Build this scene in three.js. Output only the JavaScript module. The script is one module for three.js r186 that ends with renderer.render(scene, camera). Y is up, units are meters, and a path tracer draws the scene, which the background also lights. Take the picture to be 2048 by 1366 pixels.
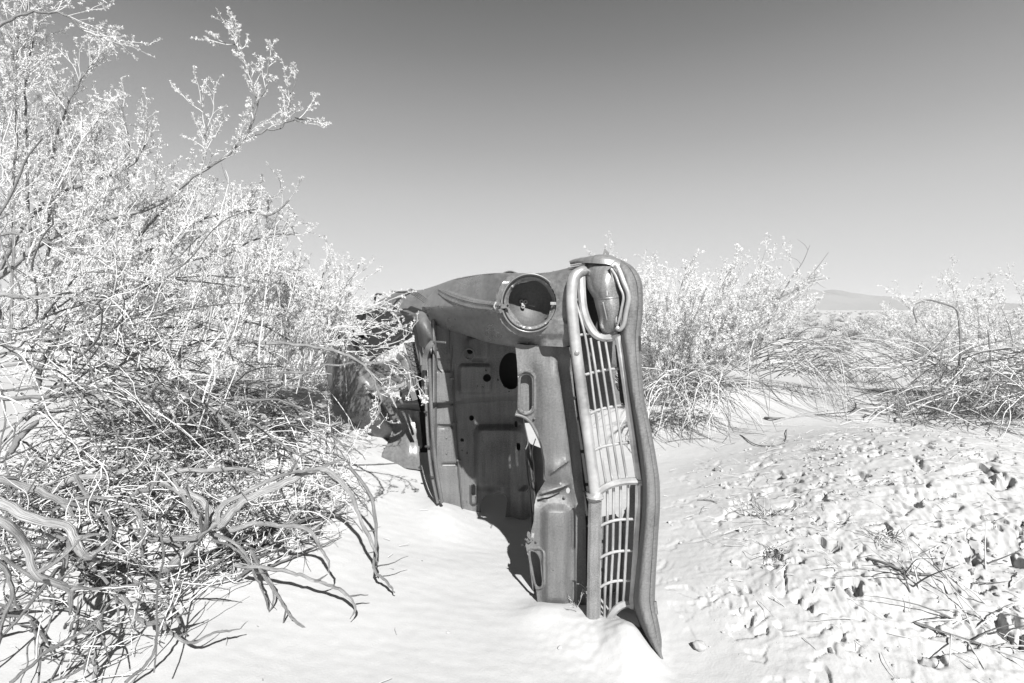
import * as THREE from 'three';
import { mergeGeometries, mergeVertices, toCreasedNormals } from 'three/addons/utils/BufferGeometryUtils.js';
import { ImprovedNoise } from 'three/addons/math/ImprovedNoise.js';

// ---------------------------------------------------------------- camera, sky, sun, exposure
const W = 2048, HH = 1366, FOC = 1024, CX = 1024, CY = 683, EYE = 1.2, PITCH = -3.5 * Math.PI / 180;
const scene = new THREE.Scene();
const camera = new THREE.PerspectiveCamera(2 * Math.atan(683 / FOC) * 180 / Math.PI, W / HH, 0.05, 30000);
camera.position.set(0, EYE, 0);
camera.rotation.set(PITCH, 0, 0);
scene.add(camera);
camera.updateMatrixWorld();
scene.fog = new THREE.FogExp2(new THREE.Color(.9, .9, .9), 2.5e-5);   // thin desert haze that pales the far hills
const renderer = new THREE.WebGLRenderer({ antialias: true });
renderer.setSize(1024, 683);
renderer.toneMapping = THREE.LinearToneMapping;
renderer.toneMappingExposure = 2.2;
renderer.shadowMap.enabled = true;

{ // near-infrared sky: pale at the horizon, darkening evenly towards the zenith
  const w = 512, h = 1024, data = new Float32Array(w * h * 4);
  const stops = [[-90, .62], [-2, .74], [0, .78], [3, .735], [6.6, .665], [9, .615], [11.9, .55], [17, .412], [21.7, .312], [26, .226], [30.2, .168], [38, .12], [48, .09], [65, .07], [90, .055]];
  for (let j = 0; j < h; j++) {
    const el = (j + .5) / h * 180 - 90;
    let k = 0; while (k < stops.length - 2 && el > stops[k + 1][0]) k++;
    const [a, va] = stops[k], [b, vb] = stops[k + 1], t = Math.min(1, Math.max(0, (el - a) / (b - a)));
    const v = (va + (vb - va) * t) / 2.2;
    for (let i = 0; i < w; i++) { const o = (j * w + i) * 4; data[o] = data[o + 1] = data[o + 2] = v; data[o + 3] = 1; }
  }
  const t = new THREE.DataTexture(data, w, h, THREE.RGBAFormat, THREE.FloatType);
  t.mapping = THREE.EquirectangularReflectionMapping; t.magFilter = THREE.LinearFilter; t.minFilter = THREE.LinearFilter; t.needsUpdate = true;
  scene.background = t; scene.environment = t;
}
const AZ = 14 * Math.PI / 180, EL = 41.5 * Math.PI / 180;
const sun = new THREE.DirectionalLight(new THREE.Color(1, .995, .985), 5);
sun.position.set(Math.sin(AZ) * Math.cos(EL) * 30, Math.sin(EL) * 30, Math.cos(AZ) * Math.cos(EL) * 30 - 3);
sun.target.position.set(0, 0, -3);
sun.castShadow = true; sun.shadow.mapSize.set(4096, 4096); sun.shadow.bias = -0.0004;
Object.assign(sun.shadow.camera, { left: -9, right: 9, top: 9, bottom: -9, near: 1, far: 80 });
scene.add(sun, sun.target);

// ---------------------------------------------------------------- helpers
function rng(seed) { let a = seed >>> 0; return () => { a = a + 0x6D2B79F5 | 0; let t = Math.imul(a ^ a >>> 15, 1 | a); t = t + Math.imul(t ^ t >>> 7, 61 | t) ^ t; return ((t ^ t >>> 14) >>> 0) / 4294967296; }; }
const V = (x, y, z) => new THREE.Vector3(x, y, z);
const clamp = (x, a = 0, b = 1) => Math.min(b, Math.max(a, x));
const sm = (a, b, x) => { const t = clamp((x - a) / (b - a)); return t * t * (3 - 2 * t); };
const lerp = (a, b, t) => a + (b - a) * t;
const ca = Math.cos(PITCH), sa = Math.sin(PITCH);
// the point seen at picture position (x, y) at distance d in front of the camera
function P(x, y, d) {
  const rx = (x - CX) / FOC, ry = (CY - y) / FOC;
  const vy = ry * ca + sa, vz = ry * sa - ca, s = d / -vz;
  return V(rx * s, EYE + vy * s, -d);
}
const per = new ImprovedNoise();
const noise = (x, y, z = 0) => per.noise(x, y, z);
function fbm(x, y, o = 4, z = 3.7) { let s = 0, a = .5, f = 1; for (let i = 0; i < o; i++) { s += a * per.noise(x * f + i * 17.3, y * f - i * 9.1, z); a *= .5; f *= 2.03; } return s; }
function interp(tab, x) { // piecewise linear table [[x, y], ...]
  if (x <= tab[0][0]) return tab[0][1];
  for (let i = 1; i < tab.length; i++) if (x <= tab[i][0]) return lerp(tab[i - 1][1], tab[i][1], (x - tab[i - 1][0]) / (tab[i][0] - tab[i - 1][0]));
  return tab[tab.length - 1][1];
}
const used = {};
function numbered(n) { const k = used[n] = (used[n] ?? -1) + 1; return k ? `${n}_${String(k).padStart(3, '0')}` : n; }
function shade(o) { o.traverse(c => { if (c.isMesh) { c.castShadow = true; c.receiveShadow = true; } }); return o; }
function thing(name, label, category, pos, group) {
  const o = new THREE.Group(); o.name = numbered(name); o.position.copy(pos); o.userData = { label, category };
  if (group) o.userData.group = group;
  scene.add(o); return o;
}
// one mesh under a thing (geometry given in world axes) or under a part of it
function part(parent, name, geo, mat, kind, label) {
  const list = Array.isArray(geo) ? geo.filter(Boolean) : [geo];
  const g = list.length > 1 ? merge(list) : list[0];
  let root = parent, off = V(0, 0, 0);
  while (root && root !== scene) { off.add(root.position); root = root.parent; }
  g.translate(-off.x, -off.y, -off.z);
  const m = new THREE.Mesh(g, mat); m.name = name; m.castShadow = m.receiveShadow = true;
  if (kind) m.userData.kind = kind; if (label) m.userData.label = label;
  parent.add(m); return m;
}
function plain(g) { // only position, normal, uv and an index, so that geometries merge
  const q = g.index ? g : mergeVertices(g);
  for (const k of Object.keys(q.attributes)) if (!['position', 'normal', 'uv'].includes(k)) q.deleteAttribute(k);
  if (!q.attributes.uv) q.setAttribute('uv', new THREE.BufferAttribute(new Float32Array(q.attributes.position.count * 2), 2));
  return q;
}
function merge(list) { return mergeGeometries(list.map(plain), false); }
function spline(pts, n, closed = false) { return new THREE.CatmullRomCurve3(pts, closed, 'centripetal').getPoints(n); }
function smooth2(poly, per_ = 4, closed = true) { // rounded outline through [x, y] points
  const c = new THREE.CatmullRomCurve3(poly.map(p => V(p[0], p[1], 0)), closed, 'centripetal');
  return c.getPoints(poly.length * per_).slice(0, closed ? -1 : undefined).map(p => [p.x, p.y]);
}
function ellipse2(cx, cy, rx, ry, n = 28, rot = 0) { const o = []; for (let i = 0; i < n; i++) { const a = i / n * Math.PI * 2, x = Math.cos(a) * rx, y = Math.sin(a) * ry; o.push([cx + x * Math.cos(rot) - y * Math.sin(rot), cy + x * Math.sin(rot) + y * Math.cos(rot)]); } return o; }
function rrect2(x0, y0, x1, y1, r, n = 4) { const o = []; const C = [[x1 - r, y1 - r, 0], [x0 + r, y1 - r, 1], [x0 + r, y0 + r, 2], [x1 - r, y0 + r, 3]]; for (const [cx, cy, q] of C) for (let i = 0; i <= n; i++) { const a = (q + i / n) * Math.PI / 2; o.push([cx + Math.cos(a) * r, cy + Math.sin(a) * r]); } return o; }
// swept tube; r: number or t => radius; flat: squash of the second axis
function tube(pts, r, sides = 6, { flat = 1, cap = true, rough = 0, seed = 1 } = {}) {
  const n = pts.length, pos = [], uv = [], idx = [], R = typeof r === 'function' ? r : () => r;
  let T = V().subVectors(pts[1], pts[0]).normalize(), N = Math.abs(T.y) < .9 ? V(0, 1, 0) : V(1, 0, 0);
  N.sub(T.clone().multiplyScalar(N.dot(T))).normalize();
  let len = 0;
  for (let i = 0; i < n; i++) {
    const t2 = V().subVectors(pts[Math.min(n - 1, i + 1)], pts[Math.max(0, i - 1)]).normalize();
    N.sub(t2.clone().multiplyScalar(N.dot(t2))).normalize();
    const B = V().crossVectors(t2, N);
    if (i) len += pts[i].distanceTo(pts[i - 1]);
    const rr = R(i / (n - 1));
    for (let k = 0; k <= sides; k++) {
      const a = k / sides * Math.PI * 2, q = rough ? 1 + rough * (.45 * noise(i * .5 + seed * 3.1, (k % sides) * 1.9, seed) + .75 * noise(i * .06 + seed, (k % sides) * 2.3, seed * 1.7)) : 1, c = Math.cos(a) * rr * q, s = Math.sin(a) * rr * q * flat;
      pos.push(pts[i].x + N.x * c + B.x * s, pts[i].y + N.y * c + B.y * s, pts[i].z + N.z * c + B.z * s);
      uv.push(k / sides * .1, len);
    }
  }
  const w = sides + 1;
  for (let i = 0; i < n - 1; i++) for (let k = 0; k < sides; k++) { const a = i * w + k, b = a + 1, c = a + w, d = c + 1; idx.push(a, b, c, b, d, c); }
  if (cap) for (const [i, flip] of [[0, 1], [n - 1, 0]]) for (let k = 1; k < sides - 1; k++) { const a = i * w; flip ? idx.push(a, a + k + 1, a + k) : idx.push(a, a + k, a + k + 1); }
  const g = new THREE.BufferGeometry();
  g.setAttribute('position', new THREE.Float32BufferAttribute(pos, 3)); g.setAttribute('uv', new THREE.Float32BufferAttribute(uv, 2)); g.setIndex(idx); g.computeVertexNormals();
  // join the seam's normals
  const nm = g.attributes.normal;
  for (let i = 0; i < n; i++) { const a = i * w, b = a + sides; const x = nm.getX(a) + nm.getX(b), y = nm.getY(a) + nm.getY(b), z = nm.getZ(a) + nm.getZ(b), l = Math.hypot(x, y, z) || 1; nm.setXYZ(a, x / l, y / l, z / l); nm.setXYZ(b, x / l, y / l, z / l); }
  return g;
}
// bar of rectangular section following pts; width across (towards ref x tangent), depth along ref
function bar(pts, width, depth, ref = V(0, 0, 1), bevel = .25) {
  const n = pts.length, pos = [], uv = [], idx = [], b = Math.min(width(0), depth) * bevel;
  let len = 0; const K = 9;
  for (let i = 0; i < n; i++) {
    const t = V().subVectors(pts[Math.min(n - 1, i + 1)], pts[Math.max(0, i - 1)]).normalize();
    const X = V().crossVectors(ref, t).normalize(), Z = V().crossVectors(t, X).normalize(), w = width(i / (n - 1)) / 2, h = depth / 2;
    if (i) len += pts[i].distanceTo(pts[i - 1]);
    const pr = [[w, h - b], [w - b, h], [-w + b, h], [-w, h - b], [-w, -h + b], [-w + b, -h], [w - b, -h], [w, -h + b], [w, h - b]];
    pr.forEach(([x, z], k) => { pos.push(pts[i].x + X.x * x + Z.x * z, pts[i].y + X.y * x + Z.y * z, pts[i].z + X.z * x + Z.z * z); uv.push(x, len); });
  }
  for (let i = 0; i < n - 1; i++) for (let k = 0; k < K - 1; k++) { const a = i * K + k, c = a + K; idx.push(a, a + 1, c, a + 1, c + 1, c); }
  for (const [i, f] of [[0, 0], [n - 1, 1]]) for (let k = 1; k < 7; k++) { const a = i * K; f ? idx.push(a, a + k, a + k + 1) : idx.push(a, a + k + 1, a + k); }
  const g = new THREE.BufferGeometry();
  g.setAttribute('position', new THREE.Float32BufferAttribute(pos, 3)); g.setAttribute('uv', new THREE.Float32BufferAttribute(uv, 2)); g.setIndex(idx);
  return crease(g, 30);
}
function crease(g, deg) { const q = mergeVertices(toCreasedNormals(g, deg * Math.PI / 180), 1e-5); return q; }
function segDist(px, py, a, b) { const dx = b[0] - a[0], dy = b[1] - a[1], t = clamp(((px - a[0]) * dx + (py - a[1]) * dy) / (dx * dx + dy * dy || 1)); return [Math.hypot(px - a[0] - dx * t, py - a[1] - dy * t), a[0] + dx * t, a[1] + dy * t]; }
function inPoly(x, y, poly) { let c = false; for (let i = 0, j = poly.length - 1; i < poly.length; j = i++) { const [xi, yi] = poly[i], [xj, yj] = poly[j]; if (yi > y !== yj > y && x < (xj - xi) * (y - yi) / (yj - yi) + xi) c = !c; } return c; }
// pressed sheet metal: outline and holes in picture units, depth(x, y) metres, its own thickness and cut edges
function sheet({ outline, holes = [], step = 3, depth, thick = .004, angle = 40 }) {
  const loops = [outline, ...holes];
  let x0 = 1e9, x1 = -1e9, y0 = 1e9, y1 = -1e9;
  for (const [x, y] of outline) { x0 = Math.min(x0, x); x1 = Math.max(x1, x); y0 = Math.min(y0, y); y1 = Math.max(y1, y); }
  x0 -= step; y0 -= step; const nx = Math.ceil((x1 - x0) / step) + 2, ny = Math.ceil((y1 - y0) / step) + 2;
  const X = new Float64Array(nx * ny), Y = new Float64Array(nx * ny), lock = new Uint8Array(nx * ny);
  for (let j = 0; j < ny; j++) for (let i = 0; i < nx; i++) {
    const x = x0 + i * step, y = y0 + j * step; let best = 1e9, bx = x, by = y;
    for (const L of loops) for (let k = 0; k < L.length; k++) {
      const a = L[k], b = L[(k + 1) % L.length];
      if (Math.min(a[0], b[0]) - step > x || Math.max(a[0], b[0]) + step < x || Math.min(a[1], b[1]) - step > y || Math.max(a[1], b[1]) + step < y) continue;
      const [d, qx, qy] = segDist(x, y, a, b); if (d < best) { best = d; bx = qx; by = qy; }
    }
    const q = j * nx + i; if (best < step * .56) { X[q] = bx; Y[q] = by; lock[q] = 1; } else { X[q] = x; Y[q] = y; }
  }
  for (const L of loops) for (const [x, y] of L) { // sharp corners keep their place
    const i = Math.round((x - x0) / step), j = Math.round((y - y0) / step); if (i < 0 || j < 0 || i >= nx || j >= ny) continue;
    const q = j * nx + i; if (lock[q] < 2) { X[q] = x; Y[q] = y; lock[q] = 2; }
  }
  const inside = (x, y) => inPoly(x, y, outline) && !holes.some(h => inPoly(x, y, h));
  const tris = [];
  const add = (a, b, c) => {
    const ar = (X[b] - X[a]) * (Y[c] - Y[a]) - (X[c] - X[a]) * (Y[b] - Y[a]); if (Math.abs(ar) < step * step * .004) return;
    if (!inside((X[a] + X[b] + X[c]) / 3, (Y[a] + Y[b] + Y[c]) / 3)) return;
    ar > 0 ? tris.push(a, c, b) : tris.push(a, b, c);
  };
  for (let j = 0; j < ny - 1; j++) for (let i = 0; i < nx - 1; i++) { const a = j * nx + i, b = a + 1, c = a + nx, d = c + 1; if ((i + j) % 2) { add(a, b, c); add(b, d, c); } else { add(a, b, d); add(a, d, c); } }
  const map = new Map(), pos = [], uv = [], idx = [];
  const cnt = new Map();
  for (let k = 0; k < tris.length; k += 3) for (let e = 0; e < 3; e++) { const a = tris[k + e], b = tris[k + (e + 1) % 3]; const key = a < b ? a + '_' + b : b + '_' + a; if (cnt.has(key)) cnt.set(key, null); else cnt.set(key, [a, b]); }
  const vert = (q, back) => {
    const key = q * 2 + back; if (map.has(key)) return map.get(key);
    const d = depth(X[q], Y[q]) + (back ? thick : 0), p = P(X[q], Y[q], d); pos.push(p.x, p.y, p.z); uv.push(p.x, p.y); map.set(key, pos.length / 3 - 1); return pos.length / 3 - 1;
  };
  for (let k = 0; k < tris.length; k += 3) { const [a, b, c] = [tris[k], tris[k + 1], tris[k + 2]]; idx.push(vert(a, 0), vert(b, 0), vert(c, 0), vert(a, 1), vert(c, 1), vert(b, 1)); }
  for (const e of cnt.values()) if (e) { const [a, b] = e, A = vert(a, 0), B = vert(b, 0), C = vert(a, 1), D = vert(b, 1); idx.push(A, C, B, B, C, D); }
  const g = new THREE.BufferGeometry();
  g.setAttribute('position', new THREE.Float32BufferAttribute(pos, 3)); g.setAttribute('uv', new THREE.Float32BufferAttribute(uv, 2)); g.setIndex(idx);
  return crease(g, angle);
}
// skin lofted through rows of 3-D points, with thickness
function loft(rows, nu, nv, thick = .004) {
  const R = rows.map(r => spline(r, nu)), n = nu + 1, cols = [];
  for (let i = 0; i < n; i++) cols.push(spline(R.map(r => r[i]), nv));
  const m = nv + 1, pos = [], uv = [], idx = [];
  for (let i = 0; i < n; i++) for (let j = 0; j < m; j++) { const p = cols[i][j]; pos.push(p.x, p.y, p.z); uv.push(p.x + p.z * .7, p.y); }
  for (let i = 0; i < n - 1; i++) for (let j = 0; j < m - 1; j++) { const a = i * m + j, b = a + 1, c = a + m, d = c + 1; idx.push(a, c, b, b, c, d); }
  const f = new THREE.BufferGeometry(); f.setAttribute('position', new THREE.Float32BufferAttribute(pos, 3)); f.setIndex(idx); f.computeVertexNormals();
  const N = f.attributes.normal, K = n * m, p2 = pos.slice(), u2 = uv.concat(uv), i2 = idx.slice();
  for (let k = 0; k < K; k++) p2.push(pos[k * 3] - N.getX(k) * thick, pos[k * 3 + 1] - N.getY(k) * thick, pos[k * 3 + 2] - N.getZ(k) * thick);
  for (let k = 0; k < idx.length; k += 3) i2.push(idx[k] + K, idx[k + 2] + K, idx[k + 1] + K);
  const rim = (a, b) => i2.push(a, b, a + K, b, b + K, a + K);
  for (let j = 0; j < m - 1; j++) { rim(j, j + 1); rim((n - 1) * m + j + 1, (n - 1) * m + j); }
  for (let i = 0; i < n - 1; i++) { rim((i + 1) * m, i * m); rim(i * m + m - 1, (i + 1) * m + m - 1); }
  const g = new THREE.BufferGeometry(); g.setAttribute('position', new THREE.Float32BufferAttribute(p2, 3)); g.setAttribute('uv', new THREE.Float32BufferAttribute(u2, 2)); g.setIndex(i2);
  return crease(g, 50);
}
function ball(p, r, sx = 1, sy = 1, sz = 1) { const g = new THREE.SphereGeometry(r, 10, 7); g.scale(sx, sy, sz); g.translate(p.x, p.y, p.z); return g; }

// ---------------------------------------------------------------- materials
function noiseTex(size, fn, srgb = false) {
  const d = new Uint8Array(size * size * 4);
  for (let j = 0; j < size; j++) for (let i = 0; i < size; i++) { const v = clamp(fn(i / size, j / size)) * 255, o = (j * size + i) * 4; d[o] = d[o + 1] = d[o + 2] = v; d[o + 3] = 255; }
  const t = new THREE.DataTexture(d, size, size); t.wrapS = t.wrapT = THREE.RepeatWrapping; t.magFilter = THREE.LinearFilter; t.minFilter = THREE.LinearMipmapLinearFilter; t.generateMipmaps = true;
  if (srgb) t.colorSpace = THREE.SRGBColorSpace; t.needsUpdate = true; return t;
}
// noise that tiles over the unit square
function tile(u, v, f, o = 4, z = 0) {
  const one = (x, y) => fbm(x * f, y * f, o, z), a = one(u, v), b = one(u - 1, v), c = one(u, v - 1), d = one(u - 1, v - 1);
  return lerp(lerp(a, b, u), lerp(c, d, u), v);
}
const rep = (t, s) => { const q = t.clone(); q.repeat.set(1 / s, 1 / s); q.needsUpdate = true; return q; };
const rr0 = rng(5);
const speck = noiseTex(512, (u, v) => .72 + .42 * tile(u, v, 4, 5) + .55 * tile(u, v, 60, 2, 8) + .25 * fbm(u * 22, v * 2.2, 3, 4) + (rr0() < .015 ? .35 : 0) + (rr0() - .5) * .22);
const blotch = noiseTex(512, (u, v) => .62 + .75 * tile(u, v, 4, 5, 2) + .2 * tile(u, v, 30, 3, 5));
const sandMap = noiseTex(1024, (u, v) => .93 + .10 * tile(u, v, 6, 5, 1) + .07 * tile(u, v, 60, 3, 6) - (rr0() < .0009 ? .35 : 0) + (rr0() - .5) * .05);
const sandBump = noiseTex(1024, (u, v) => .5 + .45 * tile(u, v, 10, 5, 4) + .25 * tile(u, v, 90, 3, 9));
const woodMap = noiseTex(256, (u, v) => .80 + .40 * tile(u, v, 4, 3, 3) + .42 * fbm(u * 26, v * 2.2, 3, 6));
const woodBump = noiseTex(256, (u, v) => .5 + .6 * fbm(u * 40, v * 3, 3, 2));
woodMap.repeat.set(10, 2.5); woodBump.repeat.set(10, 2.5);
const gray = v => new THREE.Color().setRGB(v, v, v);
function std(v, rough, o = {}) { return new THREE.MeshStandardMaterial({ color: gray(v), roughness: rough, metalness: 0, side: THREE.DoubleSide, ...o }); }
const M = {
  steel: std(.147, .55, { map: rep(speck, .45), bumpMap: rep(blotch, .35), bumpScale: .0012, metalness: .1 }),
  fender: std(.17, .5, { map: rep(speck, 1.1), roughnessMap: rep(blotch, .5), metalness: .1 }),
  dull: std(.145, .7, { map: rep(speck, .4), bumpMap: rep(blotch, .3), bumpScale: .0015 }),
  pale: std(.30, .6, { map: rep(speck, .4) }),
  chrome: std(.60, .38, { metalness: .5, map: rep(blotch, .5) }),
  trim: std(.30, .36, { metalness: .45, map: rep(speck, .3) }),
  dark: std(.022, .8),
  rust: std(.09, .85, { map: rep(speck, .3) }),
  hole: std(.01, 1),
  sand: std(.355, .95, { map: sandMap, bumpMap: sandBump, bumpScale: .003 }),
  clod: std(.33, 1, { map: sandMap }),
  wood: std(.28, .8, { map: woodMap, bumpMap: woodBump, bumpScale: .011 }),
  woodDark: std(.19, .85, { map: woodMap, bumpMap: woodBump, bumpScale: .003 }),
  woodPale: std(.36, .75, { map: woodMap, bumpMap: woodBump, bumpScale: .011 }),
  twig: std(.46, .85),
  thin: std(.46, .85),
  bowl: std(.10, .6, { map: rep(speck, .3) }),
  twigDark: std(.12, .9),
  leaf: new THREE.MeshPhysicalMaterial({ color: gray(.66), roughness: .8, transmission: .42, thickness: 0, side: THREE.DoubleSide }),
  leafFar: new THREE.MeshPhysicalMaterial({ color: gray(.72), roughness: .9, transmission: .48, thickness: 0, side: THREE.DoubleSide }),
  straw: std(.38, .8),
  rock: std(.2, .9, { map: rep(speck, .2) }),
  hill: std(.18, 1),
  scrub: std(.36, 1),
};
M.sand.map.repeat.set(.7, .7); M.sand.bumpMap.repeat.set(1.3, 1.3);

// ---------------------------------------------------------------- the setting: sand, mountains
const gauss = (x, z, cx, cz, sx, sz, rot = 0) => { const dx = x - cx, dz = z - cz, c = Math.cos(rot), s = Math.sin(rot), a = (dx * c - dz * s) / sx, b = (dx * s + dz * c) / sz; return Math.exp(-.5 * (a * a + b * b)); };
// the wash floor without its fine relief
function base(x, z) {
  const r = Math.hypot(x, z);
  let h = 0;
  h += .62 * gauss(x, z, -2.6, -4.1, 1.0, 1.2);          // mound that carries the big bush
  h += .10 * gauss(x, z, -1.45, -3.0, .55, .7);           // its toe beside the wreck
  h += .11 * gauss(x, z, -1.1, -4.2, .8, .7);            // drift behind the wreck
  h += .44 * gauss(x, z, 2.55, -2.75, .85, .95);         // crusted bank on the right
  h += .08 * gauss(x, z, 1.3, -2.0, .55, .6);
  h += .22 * gauss(x, z, 1.7, -6.4, 1.1, 1.0) + .26 * gauss(x, z, 2.3, -5.4, .9, .7);           // hummocks under the shrubs behind
  h += .30 * gauss(x, z, 4.6, -5.2, 1.4, 1.3);
  h -= .0 * gauss(x, z, .33, -1.88, .22, .2) + .036 * gauss(x, z, .5, -1.66, .2, .16) + .03 * gauss(x, z, -.15, -2.8, .35, .3);   // scoured at the foot of the wreck
  h += .088 * gauss(x, z, .41, -1.735, .058, .08) + .03 * gauss(x, z, .28, -1.85, .09, .1) + .045 * gauss(x, z, -.40, -2.86, .09, .12);   // sand heaped between grille and hood edge
  h += .03 * gauss(x, z, .12, -1.93, .07, .06) + .025 * gauss(x, z, -.36, -2.72, .1, .1);
  h += .035 * fbm(x * .9, z * .9, 3) * sm(0, 1.5, r);
  h += .35 * fbm(x * .07, z * .07, 3, 1.2) * sm(9, 30, r);
  return h;
}
const crustAt = (x, z) => clamp(sm(.16, .62, gauss(x, z, 2.15, -2.35, .85, .95) + .12 * gauss(x, z, 1.0, -2.0, .4, .5) + .25 * fbm(x * 1.6, z * 1.6, 3, 5)));
const crumbAt = (x, z) => clamp(sm(.35, .75, gauss(x, z, -1.7, -2.75, .75, .7)) * .7);
function ground(x, z) {
  const r = Math.hypot(x, z);
  let h = base(x, z);
  if (r < 9) {
    const k = crustAt(x, z), m = crumbAt(x, z), fade = 1 - sm(6, 9, r);
    const wx = x + .10 * fbm(x * 4, z * 4, 3, 2), wz = z + .10 * fbm(x * 4, z * 4, 3, 8);
    const a = fbm(wx * 3.2, wz * 3.2, 4, .6), b = fbm(wx * 8, wz * 8, 3, 4.4);
    // broken crust: plates with abrupt edges, crumbs between
    const rk = .30 + .75 * gauss(x, z, 1.75, -1.75, .75, .62); const plate = sm(-.02, .012, a) * .5 + sm(.13, .15, a) * .5 + sm(-.2, -.17, a) * .5;
    const chip = sm(.05, .075, b) * .7 - sm(-.12, -.15, b) * .9;
    const pit = sm(.12, .17, fbm(wx * 6.5, wz * 6.5, 3, 2.2)) * sm(-.02, .05, fbm(wx * 14, wz * 14, 3, 6.1));
    const crack = (1 - sm(.006, .03, Math.abs(fbm(wx * 2.4, wz * 2.4, 4, 9.3)))) * sm(-.05, .12, fbm(x * 3, z * 3, 2, 12.1)) + .6 * (1 - sm(.01, .04, Math.abs(fbm(wx * 6, wz * 6, 3, 15.3)))) * sm(.0, .15, fbm(x * 4, z * 4, 2, 18.1));
    h += k * rk * fade * (.007 * plate + .003 * chip + .032 * a + .006 * Math.abs(noise(wx * 17, wz * 17, 2)) + .008 * noise(wx * 38, wz * 38, 7) + .007 * Math.abs(noise(wx * 62, wz * 62, 5)) - .040 * pit - .034 * crack * sm(-.12, .18, fbm(x * 1.7, z * 1.7, 2, 21.3)));
    h += m * fade * (.022 * chip + .016 * noise(wx * 21, wz * 21, 4) + .01 * noise(wx * 45, wz * 45, 1));
    h += fade * .004 * gauss(x, z, .35, -1.75, .16, .14) * noise(x * 34, z * 34, 6);
    h += fade * (.003 * noise(x * 4.3, z * 4.1, 1) + .0013 * noise(x * 19, z * 17, 3));
    h += fade * .0012 * noise(x * 9 + z * 4, z * 30 - x * 6, 2) * (1 - k);
  }
  return h;
}
// where the line of sight through picture position (x, y) meets the sand
function G(x, y, lift = 0) {
  let d0 = .5, d1 = .5, p;
  for (let i = 0; i < 400; i++) { d1 = d0 * 1.02; p = P(x, y, d1); if (p.y < base(p.x, p.z)) break; d0 = d1; }
  for (let i = 0; i < 14; i++) { const m = (d0 + d1) / 2; p = P(x, y, m); if (p.y < base(p.x, p.z)) d1 = m; else d0 = m; }
  p = P(x, y, d1); p.y = ground(p.x, p.z) + lift; return p;
}
const onGround = (x, z, lift = 0) => V(x, ground(x, z) + lift, z);
{
  const front = 900, rest = 70, angs = [], half = 58 * Math.PI / 180;
  for (let i = 0; i <= front; i++) angs.push(-half + 2 * half * i / front);
  for (let i = 1; i < rest; i++) angs.push(half + (2 * Math.PI - 2 * half) * i / rest);
  const rad = [];
  for (let i = 0; i < 640; i++) rad.push(.9 * Math.pow(8.5 / .9, i / 639));
  for (let i = 1; i <= 90; i++) rad.push(8.5 * Math.pow(12000 / 8.5, i / 90));
  const n = angs.length, pos = [0, ground(0, 0), 0], uv = [0, 0], idx = [];
  for (const r of rad) for (const a of angs) { const x = Math.sin(a) * r, z = -Math.cos(a) * r; pos.push(x, ground(x, z), z); uv.push(x, z); }
  for (let i = 0; i < n; i++) idx.push(0, 1 + (i + 1) % n, 1 + i);
  for (let k = 0; k < rad.length - 1; k++) for (let i = 0; i < n; i++) { const a = 1 + k * n + i, b = 1 + k * n + (i + 1) % n, c = a + n, d = b + n; idx.push(a, b, c, b, d, c); }
  const g = new THREE.BufferGeometry(); g.setAttribute('position', new THREE.Float32BufferAttribute(pos, 3)); g.setAttribute('uv', new THREE.Float32BufferAttribute(uv, 2)); g.setIndex(idx); g.computeVertexNormals();
  const m = new THREE.Mesh(g, M.sand); m.name = 'sand_ground'; m.receiveShadow = m.castShadow = true;
  m.userData = { kind: 'structure', label: 'pale dry desert sand, smooth wash and crusted bank' }; scene.add(m);
}
{ // the desert range low on the right horizon
  const prof = [[-1500, 3], [300, 5], [1180, 8], [1400, 26], [1500, 38], [1560, 43], [1600, 46], [1640, 44], [1690, 38], [1740, 31], [1800, 26], [1860, 22], [1950, 17], [2100, 12], [2400, 20], [3200, 6]];
  const nx = 260, nz = 26, pos = [], idx = [];
  for (let j = 0; j <= nz; j++) for (let i = 0; i <= nx; i++) {
    const px = -1500 + 4700 * i / nx, t = j / nz, d = 6200 + 2600 * t, x = (px - CX) / FOC * d;
    const crest = interp(prof, px) / FOC * 7300, s = Math.sin(Math.PI * Math.min(1, t * 1.05)) ** 1.1;
    const rg = 1 - Math.abs(fbm(x / 520, d / 700, 4, 2)) * 2.4;
    pos.push(x, -6 + crest * s * (.74 + .30 * rg) + crest * .15 * fbm(x / 140, d / 160, 3, 7) * s, -d);
  }
  for (let j = 0; j < nz; j++) for (let i = 0; i < nx; i++) { const a = j * (nx + 1) + i, b = a + 1, c = a + nx + 1, d = c + 1; idx.push(a, b, c, b, d, c); }
  const g = new THREE.BufferGeometry(); g.setAttribute('position', new THREE.Float32BufferAttribute(pos, 3)); g.setIndex(idx); g.computeVertexNormals();
  const m = new THREE.Mesh(g, M.hill); m.name = 'mountains'; m.userData = { kind: 'structure', label: 'low pale desert mountains on the right horizon' }; scene.add(m);
}

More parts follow.
